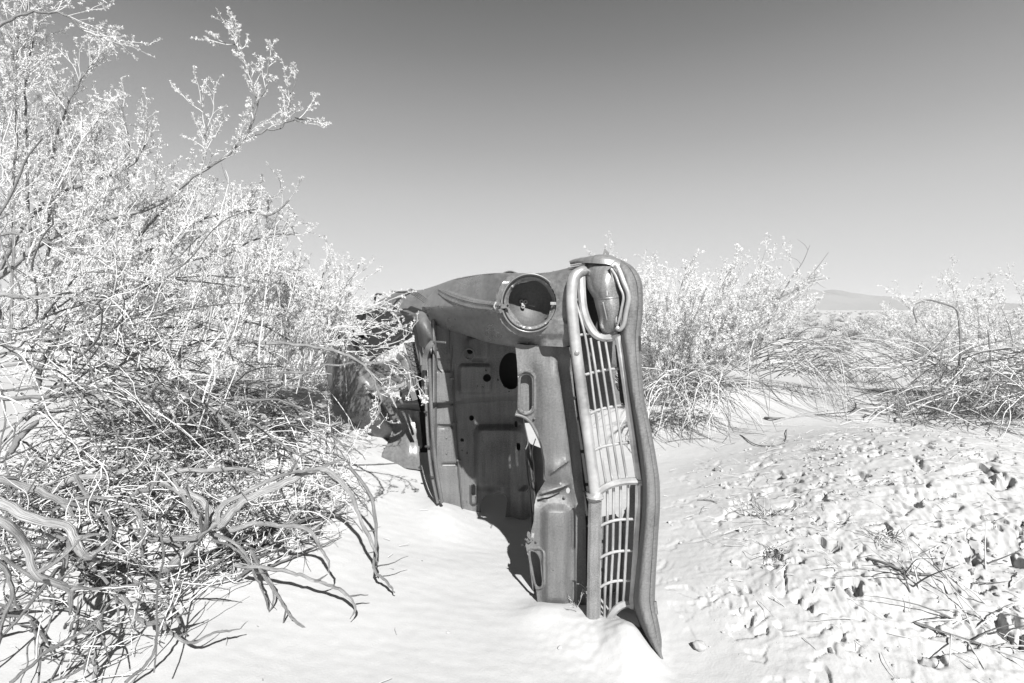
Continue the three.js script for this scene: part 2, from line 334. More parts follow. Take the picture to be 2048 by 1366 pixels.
// ---------------------------------------------------------------- the wreck: front half of an old car lying on its side
const car = thing('car_wreck', 'rusting front half of an old car body on its side, grille upright, sunk in sand', 'car wreck', V(.12, 0, -2.2));
const L3 = list => list.map(([x, y, d]) => P(x, y, d));
const ridge = (x, y, a, b, h, w1, w2) => { // a crease from a to b: gentle above, steep below
  const dx = b[0] - a[0], dy = b[1] - a[1], l = Math.hypot(dx, dy), t = ((x - a[0]) * dx + (y - a[1]) * dy) / (l * l), s = ((y - a[1]) * dx - (x - a[0]) * dy) / l;
  const e = sm(-.25, .15, t) * (1 - sm(.85, 1.25, t)); return -h * e * (s < 0 ? Math.exp(s / w1) : Math.exp(-s / w2));
};
const box2 = (x, y, x0, y0, x1, y1, r) => { const qx = Math.max(x0 + r - x, x - x1 + r), qy = Math.max(y0 + r - y, y - y1 + r); return Math.hypot(Math.max(qx, 0), Math.max(qy, 0)) + Math.min(Math.max(qx, qy), 0) - r; };
const raised = (x, y, x0, y0, x1, y1, r, soft) => 1 - sm(-soft, 0, box2(x, y, x0, y0, x1, y1, r));

{ // fender with the headlamp pod
  const HX = 1060, HY = 606;
  const top = [[845, 606], [862, 588], [878, 572], [905, 559], [950, 550], [990, 546], [1040, 546], [1080, 547], [1110, 542], [1140, 535], [1170, 530]];
  const bot = [[845, 622], [856, 641], [880, 653], [910, 664], [940, 673], [970, 683], [1010, 691], [1042, 695], [1090, 692], [1142, 690]];
  const depth = (x, y) => {
    const rr = Math.hypot(x - HX, (y - HY) * 1.0), yt = interp(top, x), yb = interp(bot, x), yc = lerp(612, (yt + yb) / 2, .35), v = y < yc ? (yc - y) / Math.max(6, yc - yt) : (y - yc) / Math.max(6, yb - yc);
    const w = 1 - sm(1050, 1095, x);
    let d = 1.945 - .045 * sm(1060, 1145, x);
    d += w * (rr > 69 ? .0060 * (rr - 69) + .012 * sm(69, 73, rr) : 0) + w * (y < yc ? .30 * clamp(v) ** 1.25 * sm(1005, 930, x) : .15 * clamp(v) ** 1.6 * sm(1030, 950, x));
    const e = clamp((yt + 22 - y) / 22); d += .11 * (1 - Math.sqrt(1 - .98 * e * e));          // rolls away over the top
    d += (1 - w) * (-.012) * (1 - sm(0, 9, Math.abs(y - (640 + (x - 1110) * .35)))) * sm(1105, 1120, x) * .35;
    d += .018 * raised(x, y, 1060, 664, 1160, 720, 14, 18) * (1 - w) - .012 * Math.exp(-(((x - 925) / 16) ** 2 + ((y - 640) / 22) ** 2));
    d += .010 * noise(x * .02, y * .03, 3);
    return d;
  };
  const outline = [...top.slice(1).map(p => [p[0], p[1]]), [1158, 548], [1146, 558], [1138, 580], [1136, 610], [1138, 650], [1142, 690], ...bot.slice(0, -1).reverse().map(p => [p[0], p[1]]), [845, 608]];
  const fender = part(car, 'fender', sheet({ outline: smooth2(outline, 3), holes: [ellipse2(HX, HY, 53, 54, 40)], step: 2.4, depth, thick: .003, angle: 35 }), M.fender);
  fender.userData.label = 'dark fender with an empty headlamp opening';
  // inside turn of the fender, closing the top of the pod towards the back
  part(car, 'fender_top', loft([L3([905, 950, 1000, 1060, 1110, 1160].map(x => [x, interp(top, x) + 1, depth(x, interp(top, x) + 1)])), L3([905, 950, 1000, 1060, 1110, 1160].map(x => [x, interp(top, x) + 2, depth(x, interp(top, x) + 1) + .18])), L3([905, 950, 1000, 1060, 1110, 1160].map(x => [x, interp(top, x) + 16, depth(x, interp(top, x) + 1) + .42]))], 20, 10), M.fender);
  part(car, 'unseen_cowl_top', loft([L3([990, 1060, 1110, 1160].map(x => [x, interp(top, x) + 13, depth(x, interp(top, x) + 1) + .34])), L3([990, 1060, 1110, 1160].map(x => [x, interp(top, x) + 24, 2.65])), L3([990, 1060, 1110, 1160].map(x => [x, interp(top, x) + 36, 2.95]))], 8, 8), M.fender);  // out of view, keeps sun off the top of the bulkhead
  part(car, 'added_sun_blocker', sheet({ outline: [[985, 578], [1110, 572], [1110, 660], [1000, 662]], step: 6, depth: () => 2.6, thick: .004 }), M.dull);  // added behind the fender, out of view, to block sun on the bulkhead
  // raised lump behind the top edge
  part(car, 'fender_dent', loft([L3([[1000, 549, 2.2], [1010, 543, 2.2], [1022, 541, 2.2], [1034, 545, 2.2], [1044, 549, 2.2]]), L3([[1000, 552, 2.34], [1010, 548, 2.34], [1022, 547, 2.34], [1034, 549, 2.34], [1044, 552, 2.34]])], 10, 4), M.fender);
  // moulding along the side of the pod
  const sp = spline(L3([[879, 582], [900, 593], [930, 604], [960, 611], [985, 614], [1003, 616]].map(([x, y]) => [x, y, depth(x, y) - .026])), 30);
  const spear = part(car, 'trim_moulding', bar(sp, t => lerp(.062, .040, t) * (1 - .55 * Math.exp(-t * 14)), .022, V(-.5, .15, .86).normalize(), .45), M.fender);
  const sp2 = sp.map(p => p.clone().add(V(-.004, .009, .014)));
  part(spear, 'bead', tube(sp2, .0045, 6), M.fender);
  part(spear, 'end_tab', bar(L3([[992, 604, 1.935], [988, 613, 1.93], [995, 624, 1.935]]), () => .007, .006), M.pale);
  part(car, 'moulding_flap', sheet({ outline: [[968, 612], [1000, 612], [1000, 622], [990, 625], [974, 624]], step: 3, depth: (x, y) => depth(x, y) - .012, thick: .003 }), M.fender);
  for (const [x, y] of [[877, 612], [885, 616]]) part(car, 'puncture', ball(P(x, y, depth(x, y) - .002), .005), M.rust);

  // headlamp: outer ring, retaining ring with a wavy inner edge, bowl, brackets, screws
  const lamp = part(car, 'headlamp_ring', tube(spline(ellipse2(HX, HY, 56.5, 58, 40).map(([x, y]) => P(x, y, 1.928)), 90, true), .004, 8), M.fender, null, 'round headlamp opening without its lamp');
  part(lamp, 'ring_gap', tube(spline(ellipse2(HX, HY, 53.2, 54.4, 40).map(([x, y]) => P(x, y, 1.926)), 90, true), .0028, 6), M.hole);
  const wav = []; for (let i = 0; i < 72; i++) { const a = i / 72 * Math.PI * 2; const k = 45 - 3.2 * Math.max(0, Math.sin(a * 3 + .55)) ** 2 - 2 * Math.max(0, Math.cos(a * 2 + 1)); wav.push([HX + 1 + Math.cos(a) * k, HY + Math.sin(a) * (k + 1)]); }
  part(lamp, 'retaining_ring', sheet({ outline: ellipse2(HX, HY, 55.5, 56.8, 48), holes: [wav], step: 2.2, depth: (x, y) => { const r = Math.hypot(x - HX, y - HY); return 1.933 + .012 * sm(50, 44, r); }, thick: .003 }), M.fender);
  { // bowl
    const pts = []; for (let i = 0; i <= 16; i++) { const t = i / 16; pts.push(new THREE.Vector2(.092 * Math.cos(t * Math.PI / 2) + .0005, .105 * Math.sin(t * Math.PI / 2) ** .9)); }
    const g = new THREE.LatheGeometry(pts, 40); g.rotateX(-Math.PI / 2); const c = P(HX, HY, 1.95); g.rotateY(.02); g.translate(c.x, c.y, c.z);
    part(lamp, 'bowl', g, M.bowl);
    const hub = P(1046, 612, 2.043);
    part(lamp, 'lamp_socket', [...[[1043, 603], [1051, 604], [1046, 613]].map(([x, y]) => { const q = new THREE.TorusGeometry(.0062, .0028, 6, 12); const p = P(x, y, 2.036); q.translate(p.x, p.y, p.z); return q; }), tube([P(1044, 605, 2.038), P(1046, 613, 2.034)], .006, 6)], M.pale);
    part(lamp, 'lamp_socket', [[1059, 656], [1066, 652], [1068, 655]].map(([x, y]) => { const q = new THREE.TorusGeometry(.005, .0025, 6, 10); const p = P(x, y, 1.99); q.translate(p.x, p.y, p.z); return q; }), M.rust);
  }
  for (const [x, y] of [[1024, 573], [1093, 566], [1042, 653], [1091, 648]]) part(lamp, 'screw', [ball(P(x, y, 1.934), .006, 1, 1, .6), ball(P(x, y, 1.931), .0035)], M.pale);
  part(lamp, 'bracket', [bar(L3([[992, 613, 1.925], [1006, 613, 1.918], [1019, 611, 1.915]]), () => .016, .004), tube(L3([[998, 614, 1.92], [998, 614, 1.912]]), .005, 8)], M.steel);
  part(lamp, 'bracket', [bar(L3([[1101, 607, 1.925], [1112, 607, 1.918], [1119, 606, 1.915]]), () => .011, .004), tube(L3([[1114, 611, 1.918], [1117, 598, 1.912]]), .004, 6)], M.pale);
  part(lamp, 'bracket_hole', ball(P(1015.5, 611, 1.912), .004, 1, 1, .4), M.hole);
}
{ // flank behind the fender and its ribbed trim
  const depth = (x, y) => 2.92 + (880 - x) * .0075 + .25 * clamp((interp([[750, 606], [790, 586], [850, 578], [905, 560]], x) + 16 - y) / 16) ** 2 + .10 * clamp((y - 620) / 30) ** 2 + .42 * clamp((628 - y) / 48) - .02 * Math.sin((x - 750) * .05);
  part(car, 'body_flank', sheet({ outline: smooth2([[908, 559], [872, 571], [845, 579], [820, 582], [790, 586], [768, 596], [752, 605], [749, 611], [766, 618], [783, 622], [795, 634], [806, 652], [826, 652], [846, 640], [852, 612], [884, 580]], 3), step: 2.6, depth, thick: .003 }), M.fender);
  part(car, 'flank_edge', tube(spline(L3([[749, 610, 3.86], [766, 617, 3.74], [783, 622, 3.62], [788, 607, 3.58], [800, 596, 3.5], [822, 584, 3.34]]), 30), .009, 6), M.pale);
  for (let k = 0; k < 4; k++) part(car, 'trim_rib', bar(spline(L3([[815 + k * 2.5, 583 - k * 1.6, 3.38], [833 + k * 2.5, 593 - k * 1.6, 3.22], [853 + k * 2, 607 - k * 1.9, 3.06]]), 8), () => .009, .012, V(0, 0, 1), .4), M.fender);
  part(car, 'roof_gutter', bar(spline(L3([[786, 583, 3.6], [802, 584, 3.4], [817, 583, 3.25]]), 8), () => .012, .02), M.dull);
  part(car, 'recess_shade', sheet({ outline: [[690, 650], [715, 632], [745, 615], [770, 619], [790, 632], [804, 655], [836, 646], [846, 660], [800, 690], [760, 710], [720, 715], [695, 690]], step: 5, depth: (x, y) => 3.9 - (x - 690) * .004, thick: .003 }), M.dark);  // black sheet, the shade of the recess put into its colour
}
{ // front apron below the grille, on edge
  const fold = [[690, 1111], [720, 1112], [780, 1122], [880, 1136], [945, 1143], [960, 1146]];
  const depth = (x, y) => {
    let d = 2.0 - .02 * sm(1040, 1160, x);
    const xf = interp(fold, y), up = 1 - sm(940, 990, y);
    d += up * sm(708, 745, y) * .020 * sm(xf - 1.5, xf + 2.5, x) - up * .006 * Math.exp(-(((x - xf + 8) / 8) ** 2));
    d -= up * .022 * Math.exp(-(((x - (1096 + (y - 720) * .06)) / 22) ** 2)) * sm(705, 760, y);
    d += .024 * Math.exp(-(((x - 1068) / 10) ** 2)) * raised(x, y, 1000, 720, 1100, 900, 30, 40) * .6;
    d += .030 * Math.exp(-(((y - 985) / 24) ** 2)) * (1 - sm(1130, 1160, x));
    d += ridge(x, y, [1104, 946], [1136, 923], .022, 9, 1.6) + ridge(x, y, [1083, 988], [1130, 972], .030, 8, 1.6) + ridge(x, y, [1083, 1000], [1092, 1002], .012, 5, 1.5);
    d -= .034 * raised(x, y, 1079, 1006, 1145, 1215, 20, 20);
    d -= .008 * sm(1147, 1152, x) * sm(985, 1020, y);
    d += .014 * raised(x, y, 1142, 1016, 1151, 1100, 4, 4) + .014 * raised(x, y, 1142, 1160, 1153, 1230, 4, 4);
    d -= .012 * (1 - sm(0, 5, Math.abs(box2(x, y, 1037, 744, 1067, 827, 14) - 1))) * sm(720, 740, y);
    d -= .010 * (1 - sm(0, 4, Math.abs(box2(x, y, 1057, 1099, 1086, 1176, 10) - 1)));
    d += .05 * clamp((1046 - x) / 12) ** 2 * sm(1030, 1060, 1090 - Math.abs(y - 760)) * 0;
    d += .004 * noise(x * .03, y * .02, 9);
    return d;
  };
  const outline = [[1030, 686], [1034, 725], [1036, 760], [1035, 815], [1030, 829], [1046, 832], [1060, 842], [1072, 862], [1083, 888], [1089, 920], [1090, 962], [1084, 972], [1074, 988], [1069, 1010], [1068, 1040], [1061, 1068], [1052, 1079], [1051, 1092], [1056, 1112], [1064, 1150], [1073, 1185], [1080, 1250], [1176, 1260], [1172, 1200], [1172, 1060], [1169, 995], [1163, 930], [1152, 820], [1140, 694], [1090, 690], [1050, 690]];
  const slotA = rrect2(1039, 747, 1066, 825, 13), slotB = [[1060, 1101], [1072, 1103], [1081, 1116], [1084, 1140], [1086, 1168], [1080, 1176], [1072, 1172], [1064, 1140]];
  const apron = part(car, 'front_apron', sheet({ outline, holes: [slotA, slotB, ellipse2(1136, 981, 4, 6, 10), ellipse2(1121, 967, 2, 2.4, 8), ellipse2(1106, 1141, 1.4, 1.4, 6), ellipse2(1115, 976, 2, 1.5, 6)], step: 2.1, depth, thick: .004, angle: 32 }), M.steel);
  apron.userData.label = 'dented pressed steel apron with oval slots';
  part(apron, 'slot_rim', tube(spline(slotA.map(([x, y]) => P(x, y, depth(x, y) + .006)), 70, true), .0055, 6), M.steel);
  part(apron, 'slot_rim', tube(spline(slotB.map(([x, y]) => P(x, y, depth(x, y) + .006)), 60, true), .0055, 6), M.steel);
  part(apron, 'edge_flange', tube(spline([[1030, 829], [1046, 833], [1060, 843], [1072, 863], [1083, 889], [1089, 921], [1090, 960]].map(([x, y]) => P(x, y, 2.0)), 40), .007, 6), M.steel);
  // plates behind the slots
  part(car, 'backing_plate', sheet({ outline: [[1035, 737], [1084, 735], [1084, 838], [1036, 830]], step: 6, depth: (x, y) => 2.045, thick: .003 }), M.steel);
  part(car, 'backing_plate', sheet({ outline: [[1056, 1092], [1100, 1100], [1100, 1200], [1068, 1200], [1060, 1140]], step: 6, depth: (x, y) => 2.10, thick: .003 }), M.dull);
  for (const [x, y, r] of [[1128, 996, .007], [1169, 985, .007], [1068, 838, .006], [1072, 1084, .006]]) part(car, 'bolt', [ball(P(x, y, depth(x, y) - .003), r), tube([P(x, y, depth(x, y)), P(x, y, depth(x, y) - .012)], r * .55, 6)], M.steel);
  part(car, 'torn_lip', [bar(spline(L3([[1058, 1064, 2.02], [1057, 1072, 2.0], [1064, 1078, 1.99], [1066, 1066, 2.0]]), 10), () => .012, .003), bar(spline(L3([[1050, 1078, 2.0], [1060, 1083, 1.98], [1066, 1076, 1.98]]), 8), () => .006, .003)], M.steel);
  part(car, 'torn_edge', bar(spline(L3([[1084, 985, 1.955], [1098, 981, 1.95], [1112, 977, 1.952], [1128, 972, 1.965]]), 10), t => .010 * (1 - .5 * t), .003, V(0, .5, .8)), M.steel);
  // dark rail under the fender lip and a black sheet as shade in the gap beside the grille
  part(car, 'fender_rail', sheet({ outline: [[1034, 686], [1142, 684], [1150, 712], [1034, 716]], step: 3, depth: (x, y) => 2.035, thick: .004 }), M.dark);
  part(car, 'grille_gap_shade', sheet({ outline: [[1138, 690], [1156, 690], [1176, 860], [1190, 985], [1192, 1240], [1166, 1250], [1166, 1000], [1150, 830]], step: 5, depth: (x, y) => 2.12, thick: .004 }), M.dark);
}
{ // grille
  const frame = part(car, 'grille_frame', tube(spline(L3([[1176, 540, 1.90], [1164, 543, 1.885], [1152, 550, 1.875], [1145, 566, 1.87], [1143, 600, 1.87], [1147, 650, 1.87], [1155, 720, 1.87], [1166, 800, 1.87], [1177, 880, 1.87], [1186, 950, 1.87], [1190, 988, 1.87]]), 60), t => .0208 - .004 * (1 - sm(0, .12, t)), 14), M.chrome, null, 'bright curved grille frame');
  part(frame, 'dimple', ball(P(1154, 706, 1.848), .009, 1, 1, .35), M.trim);
  // collar at the middle
  part(car, 'frame_collar', [tube(L3([[1188, 984, 1.87], [1190, 992, 1.87], [1190.5, 998, 1.87]]), .030, 16), tube(L3([[1190, 992, 1.872], [1190, 995, 1.872]]), .033, 16)], M.chrome);
  part(car, 'lower_frame_bar', bar(L3([[1190, 998, 1.87], [1189, 1060, 1.87], [1187, 1150, 1.87], [1186, 1250, 1.87], [1186, 1310, 1.87]]), t => .048, .035, V(-.15, 0, 1).normalize(), .3), M.trim);
  // inner arc that rounds the parking lamp
  const arc = spline(L3([[1162, 541, 1.885], [1163, 560, 1.882], [1164, 590, 1.88], [1168, 622, 1.875], [1177, 648, 1.87], [1190, 667, 1.862], [1206, 675, 1.855], [1222, 675, 1.84], [1237, 670, 1.83]]), 50);
  part(car, 'grille_arc', bar(arc, t => .031 - .006 * Math.abs(t - .5), .02, V(-.1, .1, 1).normalize(), .45), M.chrome);
  part(car, 'grille_side_bar', bar(L3([[1236, 668, 1.825], [1240, 690, 1.825], [1248, 745, 1.825], [1260, 830, 1.825], [1270, 900, 1.825], [1280, 968, 1.825]]), () => .026, .03, V(-.12, .05, 1).normalize(), .3), M.chrome);
  part(car, 'grille_side_bar', bar(L3([[1278, 968, 1.825], [1277, 1030, 1.825], [1273, 1100, 1.825], [1268, 1170, 1.825], [1264, 1214, 1.825]]), () => .026, .03, V(-.25, 0, 1).normalize(), .3), M.chrome);
  part(car, 'grille_centre_bar', bar(spline(L3([[1196, 986, 1.87], [1210, 975, 1.855], [1226, 968, 1.84], [1250, 963, 1.828], [1287, 962, 1.822]]), 24), () => .024, .034, V(-.05, .2, 1).normalize(), .35), M.chrome);
  part(car, 'grille_end_arc', bar(spline(L3([[1218, 1240, 1.86], [1226, 1226, 1.85], [1238, 1214, 1.84], [1252, 1208, 1.832], [1270, 1209, 1.826]]), 24), () => .024, .03, V(-.05, .1, 1).normalize(), .4), M.chrome);
  // five upright bars above the centre bar, five below
  const up = [[[1145, 562], [1158, 674], [1175, 800], [1188, 900], [1199, 975]], [[1151, 602], [1171, 674], [1188, 800], [1202, 905], [1213, 974]], [[1181, 676], [1201, 800], [1216, 905], [1226, 968]], [[1197, 682], [1215, 800], [1230, 905], [1240, 966]], [[1211, 684], [1230, 800], [1245, 905], [1255, 964]]];
  up.forEach((l, k) => part(car, 'grille_bar', tube(spline(l.map(([x, y]) => P(x, y, lerp(1.885, 1.84, k / 4))), 16), .0048, 6), M.chrome));
  const lo = [[[1200, 984], [1201, 1010], [1200, 1100], [1199, 1170], [1199, 1260]], [[1214, 974], [1215, 1010], [1213, 1100], [1210.5, 1170], [1208, 1260]], [[1227, 968], [1227, 1010], [1225.5, 1100], [1222, 1170], [1219, 1245]], [[1241, 964], [1241, 1010], [1239, 1100], [1235, 1170], [1233, 1215]], [[1256, 963], [1256, 1010], [1252, 1100], [1248.5, 1170], [1246, 1210]]];
  lo.forEach((l, k) => part(car, 'grille_bar', tube(spline(l.map(([x, y]) => P(x, y, lerp(1.885, 1.84, k / 4))), 16), .0054, 6), M.chrome));
  const rungs = [[[1144, 603], [1150, 600], [1158, 599]], [[1158, 671], [1166, 669], [1180, 667]], [[1169, 750], [1186, 745], [1208, 740], [1237, 737]], [[1179, 828], [1194, 821], [1216, 815], [1247, 810]], [[1187, 902], [1203, 894], [1226, 889], [1259, 885]], [[1197, 1054], [1213, 1046], [1234, 1040], [1272, 1038]], [[1198, 1117], [1213, 1109], [1234, 1103], [1268, 1101]], [[1198, 1176], [1212, 1168], [1232, 1162], [1264, 1161]]];
  for (const l of rungs) part(car, 'grille_rung', tube(spline(l.map(([x, y], i) => P(x, y, 1.892 - .055 * clamp((x - 1150) / 115))), 14), .0056, 6), M.chrome);
}
{ // parking lamp body with its pointed bezel
  const row = (y, l, r, dm, dl, dr) => L3([[l, y, dl], [lerp(l, r, .28), y, lerp(dl, dm, .72)], [lerp(l, r, .6), y, dm], [lerp(l, r, .86), y, lerp(dr, dm, .65)], [r, y, dr]]);
  const up = [row(517, 1160, 1232, 1.93, 1.97, 1.94), row(524, 1170, 1240, 1.86, 1.93, 1.88), row(540, 1171, 1241, 1.815, 1.90, 1.83), row(560, 1174, 1236, 1.795, 1.89, 1.815), row(578, 1178, 1234, 1.79, 1.885, 1.81), row(596, 1189, 1236, 1.79, 1.87, 1.80)];
  const lo = [row(596, 1189, 1236, 1.794, 1.87, 1.803), row(612, 1193, 1237, 1.79, 1.865, 1.80), row(636, 1199, 1236, 1.80, 1.86, 1.81), row(655, 1202, 1238, 1.82, 1.86, 1.825), row(668, 1208, 1238, 1.85, 1.87, 1.845), row(674, 1214, 1234, 1.88, 1.885, 1.88)];
  const pod = part(car, 'parking_lamp', loft(up, 16, 22), M.trim, null, 'pointed parking lamp housing without its lens');
  part(pod, 'lower_shell', loft(lo, 16, 20), M.trim);
  part(pod, 'seam', tube(spline(row(596, 1189, 1236, 1.788, 1.868, 1.80), 14), .0028, 6), M.chrome);
  part(pod, 'crease', tube(spline(L3([[1179, 548, 1.86], [1187, 562, 1.838], [1197, 580, 1.815], [1206, 592, 1.80], [1212, 594, 1.794]]), 16), .004, 6, { flat: .5 }), M.chrome);
  part(pod, 'crease', tube(spline(L3([[1193, 552, 1.82], [1206, 566, 1.797], [1213, 582, 1.788], [1214, 592, 1.788]]), 14), .0035, 6, { flat: .5 }), M.chrome);
  part(pod, 'crease', tube(spline(L3([[1206, 604, 1.795], [1210, 622, 1.795], [1214, 640, 1.80]]), 10), .003, 6, { flat: .5 }), M.trim);
  const vee = L3([[1223, 534, 1.79], [1229, 528, 1.79], [1236, 536, 1.785], [1247, 563, 1.775], [1257, 592, 1.77], [1252, 625, 1.775], [1246, 652, 1.785], [1239, 659, 1.795], [1233, 654, 1.80]]);
  part(pod, 'bezel', tube(spline(vee, 60), .0085, 8), M.chrome);
  part(pod, 'bezel_inner', tube(spline(L3([[1222, 537, 1.79], [1231, 551, 1.79], [1240, 574, 1.785], [1247, 592, 1.782], [1243, 618, 1.785], [1238, 640, 1.79], [1234, 652, 1.798]]), 40), .005, 8), M.chrome);
  part(pod, 'bezel_edge', tube(spline(L3([[1222, 537, 1.792], [1226, 560, 1.80], [1231, 592, 1.802], [1232, 622, 1.804], [1233, 652, 1.80]]), 30), .0045, 8), M.chrome);
  part(pod, 'lens_recess', sheet({ outline: [[1224, 537], [1232, 552], [1247, 592], [1239, 635], [1234, 652], [1232, 620], [1230, 592], [1227, 560]], step: 2.5, depth: () => 1.815, thick: .003 }), M.steel);
  part(pod, 'bezel_flange', sheet({ outline: [[1232, 537], [1238, 540], [1257, 592], [1247, 650], [1240, 655], [1247, 592]], step: 2.5, depth: () => 1.787, thick: .003 }), M.trim);
  for (const [x, y] of [[1224, 543], [1234, 646], [1219, 614]]) part(pod, 'screw', ball(P(x, y, 1.792), .004), M.rust);
  // cap over the top with its beak and a drilled tab
  part(car, 'hood_lip', loft([L3([[1139, 524, 1.99], [1150, 520, 1.97], [1172, 516, 1.93], [1200, 511, 1.9], [1222, 513, 1.89], [1240, 521, 1.88]]), L3([[1141, 526, 1.96], [1152, 523, 1.93], [1172, 520, 1.88], [1200, 516, 1.84], [1222, 519, 1.83], [1240, 526, 1.83]]), L3([[1142, 527, 1.965], [1153, 527, 1.935], [1171, 526, 1.88], [1200, 528, 1.83], [1222, 530, 1.82], [1238, 534, 1.82]])], 20, 10), M.trim);
  part(car, 'hood_edge_strip', bar(L3([[1142, 531, 1.93], [1158, 528, 1.91], [1171, 528, 1.89]]), () => .006, .012), M.pale);
  part(car, 'drilled_tab', sheet({ outline: [[1209, 497], [1219, 507], [1214, 518], [1204, 514]], holes: [[[1210.5, 506], [1213, 509], [1211, 514], [1208.5, 512]]], step: 1.6, depth: () => 1.95, thick: .006 }), M.steel);
  // black sheet painting the shade of the cavity behind the lamp
  part(car, 'cavity_shade', sheet({ outline: [[1158, 545], [1176, 540], [1240, 560], [1240, 672], [1200, 680], [1180, 665], [1166, 630]], step: 5, depth: () => 2.02, thick: .003 }), M.dark);
}
{ // hood nose: the rolled strip along the right edge
  const left = [[516, 1214], [524, 1226], [536, 1234], [560, 1240], [600, 1250], [640, 1246], [672, 1241], [700, 1246], [760, 1256], [800, 1263], [860, 1273], [920, 1282], [965, 1287], [1010, 1287], [1060, 1284], [1110, 1279], [1160, 1274], [1205, 1271], [1225, 1276], [1255, 1286], [1285, 1300], [1310, 1318], [1360, 1340]];
  const right = [[516, 1226], [524, 1243], [536, 1262], [560, 1277], [600, 1281], [640, 1279], [672, 1276], [700, 1276], [760, 1280], [800, 1284], [860, 1297], [920, 1308], [965, 1314], [1010, 1315], [1060, 1312], [1110, 1309], [1160, 1306], [1205, 1305], [1225, 1308], [1255, 1314], [1285, 1319], [1310, 1322], [1360, 1344]];
  const dep = y => interp([[516, 1.90], [540, 1.82], [600, 1.79], [700, 1.785], [900, 1.765], [1100, 1.74], [1220, 1.725], [1310, 1.69], [1360, 1.67]], y);
  const rows = left.map(([y, l], k) => {
    const r = right[k][1], d = dep(y), q = t => lerp(l, r, t), b = .03 * clamp((r - l) / 30);
    return L3([[l - 3, y, d + .10], [l, y, d + .05], [q(.12), y, d + .018], [q(.35), y, d - b * .3], [q(.55), y, d - b * .35], [q(.72), y, d - b * .1], [q(.82), y, d + .005], [q(.88), y, d - .001], [q(.96), y, d + .004], [r, y, d + .022], [r + 3, y, d + .08]]);
  });
  const hood = part(car, 'hood_nose', loft(rows, 30, 90), M.dull, null, 'rolled hood nose running down the right edge');
  part(hood, 'hinge_clip', bar(L3([[1278, 672, 1.80], [1279, 702, 1.80]]), () => .010, .02), M.dark);
  part(hood, 'hinge_clip', bar(L3([[1309, 1203, 1.745], [1312, 1228, 1.735]]), () => .014, .014), M.steel);
  part(hood, 'hinge_clip', bar(L3([[1228, 519, 1.9], [1238, 521, 1.9]]), () => .008, .008), M.rust);
  // inner panels seen through the grille
  part(car, 'inner_panel', sheet({ outline: smooth2([[1142, 545], [1260, 560], [1272, 690], [1262, 760], [1256, 800], [1240, 812], [1168, 815], [1148, 700]], 3), holes: [ellipse2(1240, 758, 10, 26, 14)], step: 4, depth: (x, y) => 2.10 + .05 * sm(1150, 1260, x) - .02 * raised(x, y, 1150, 600, 1240, 740, 14, 14), thick: .004 }), M.steel);
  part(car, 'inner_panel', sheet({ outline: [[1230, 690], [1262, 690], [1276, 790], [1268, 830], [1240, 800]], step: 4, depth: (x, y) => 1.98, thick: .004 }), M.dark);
  part(car, 'inner_panel', sheet({ outline: [[1176, 1034], [1200, 1034], [1228, 1028], [1244, 1040], [1240, 1130], [1232, 1220], [1180, 1160]], step: 4, depth: (x, y) => 2.03 + .05 * sm(1200, 1240, x), thick: .004 }), M.steel);
  part(car, 'inner_panel', sheet({ outline: [[1262, 960], [1284, 985], [1282, 1040], [1274, 1150], [1268, 1215], [1236, 1215], [1240, 1050], [1254, 1010]], step: 4, depth: (x, y) => 1.94 + .03 * sm(1240, 1280, x), thick: .004 }), M.dull);
  part(car, 'inner_strut', bar(L3([[1246, 1045, 1.93], [1252, 1080, 1.93], [1246, 1140, 1.93], [1246, 1215, 1.93]]), () => .012, .012), M.steel);
}
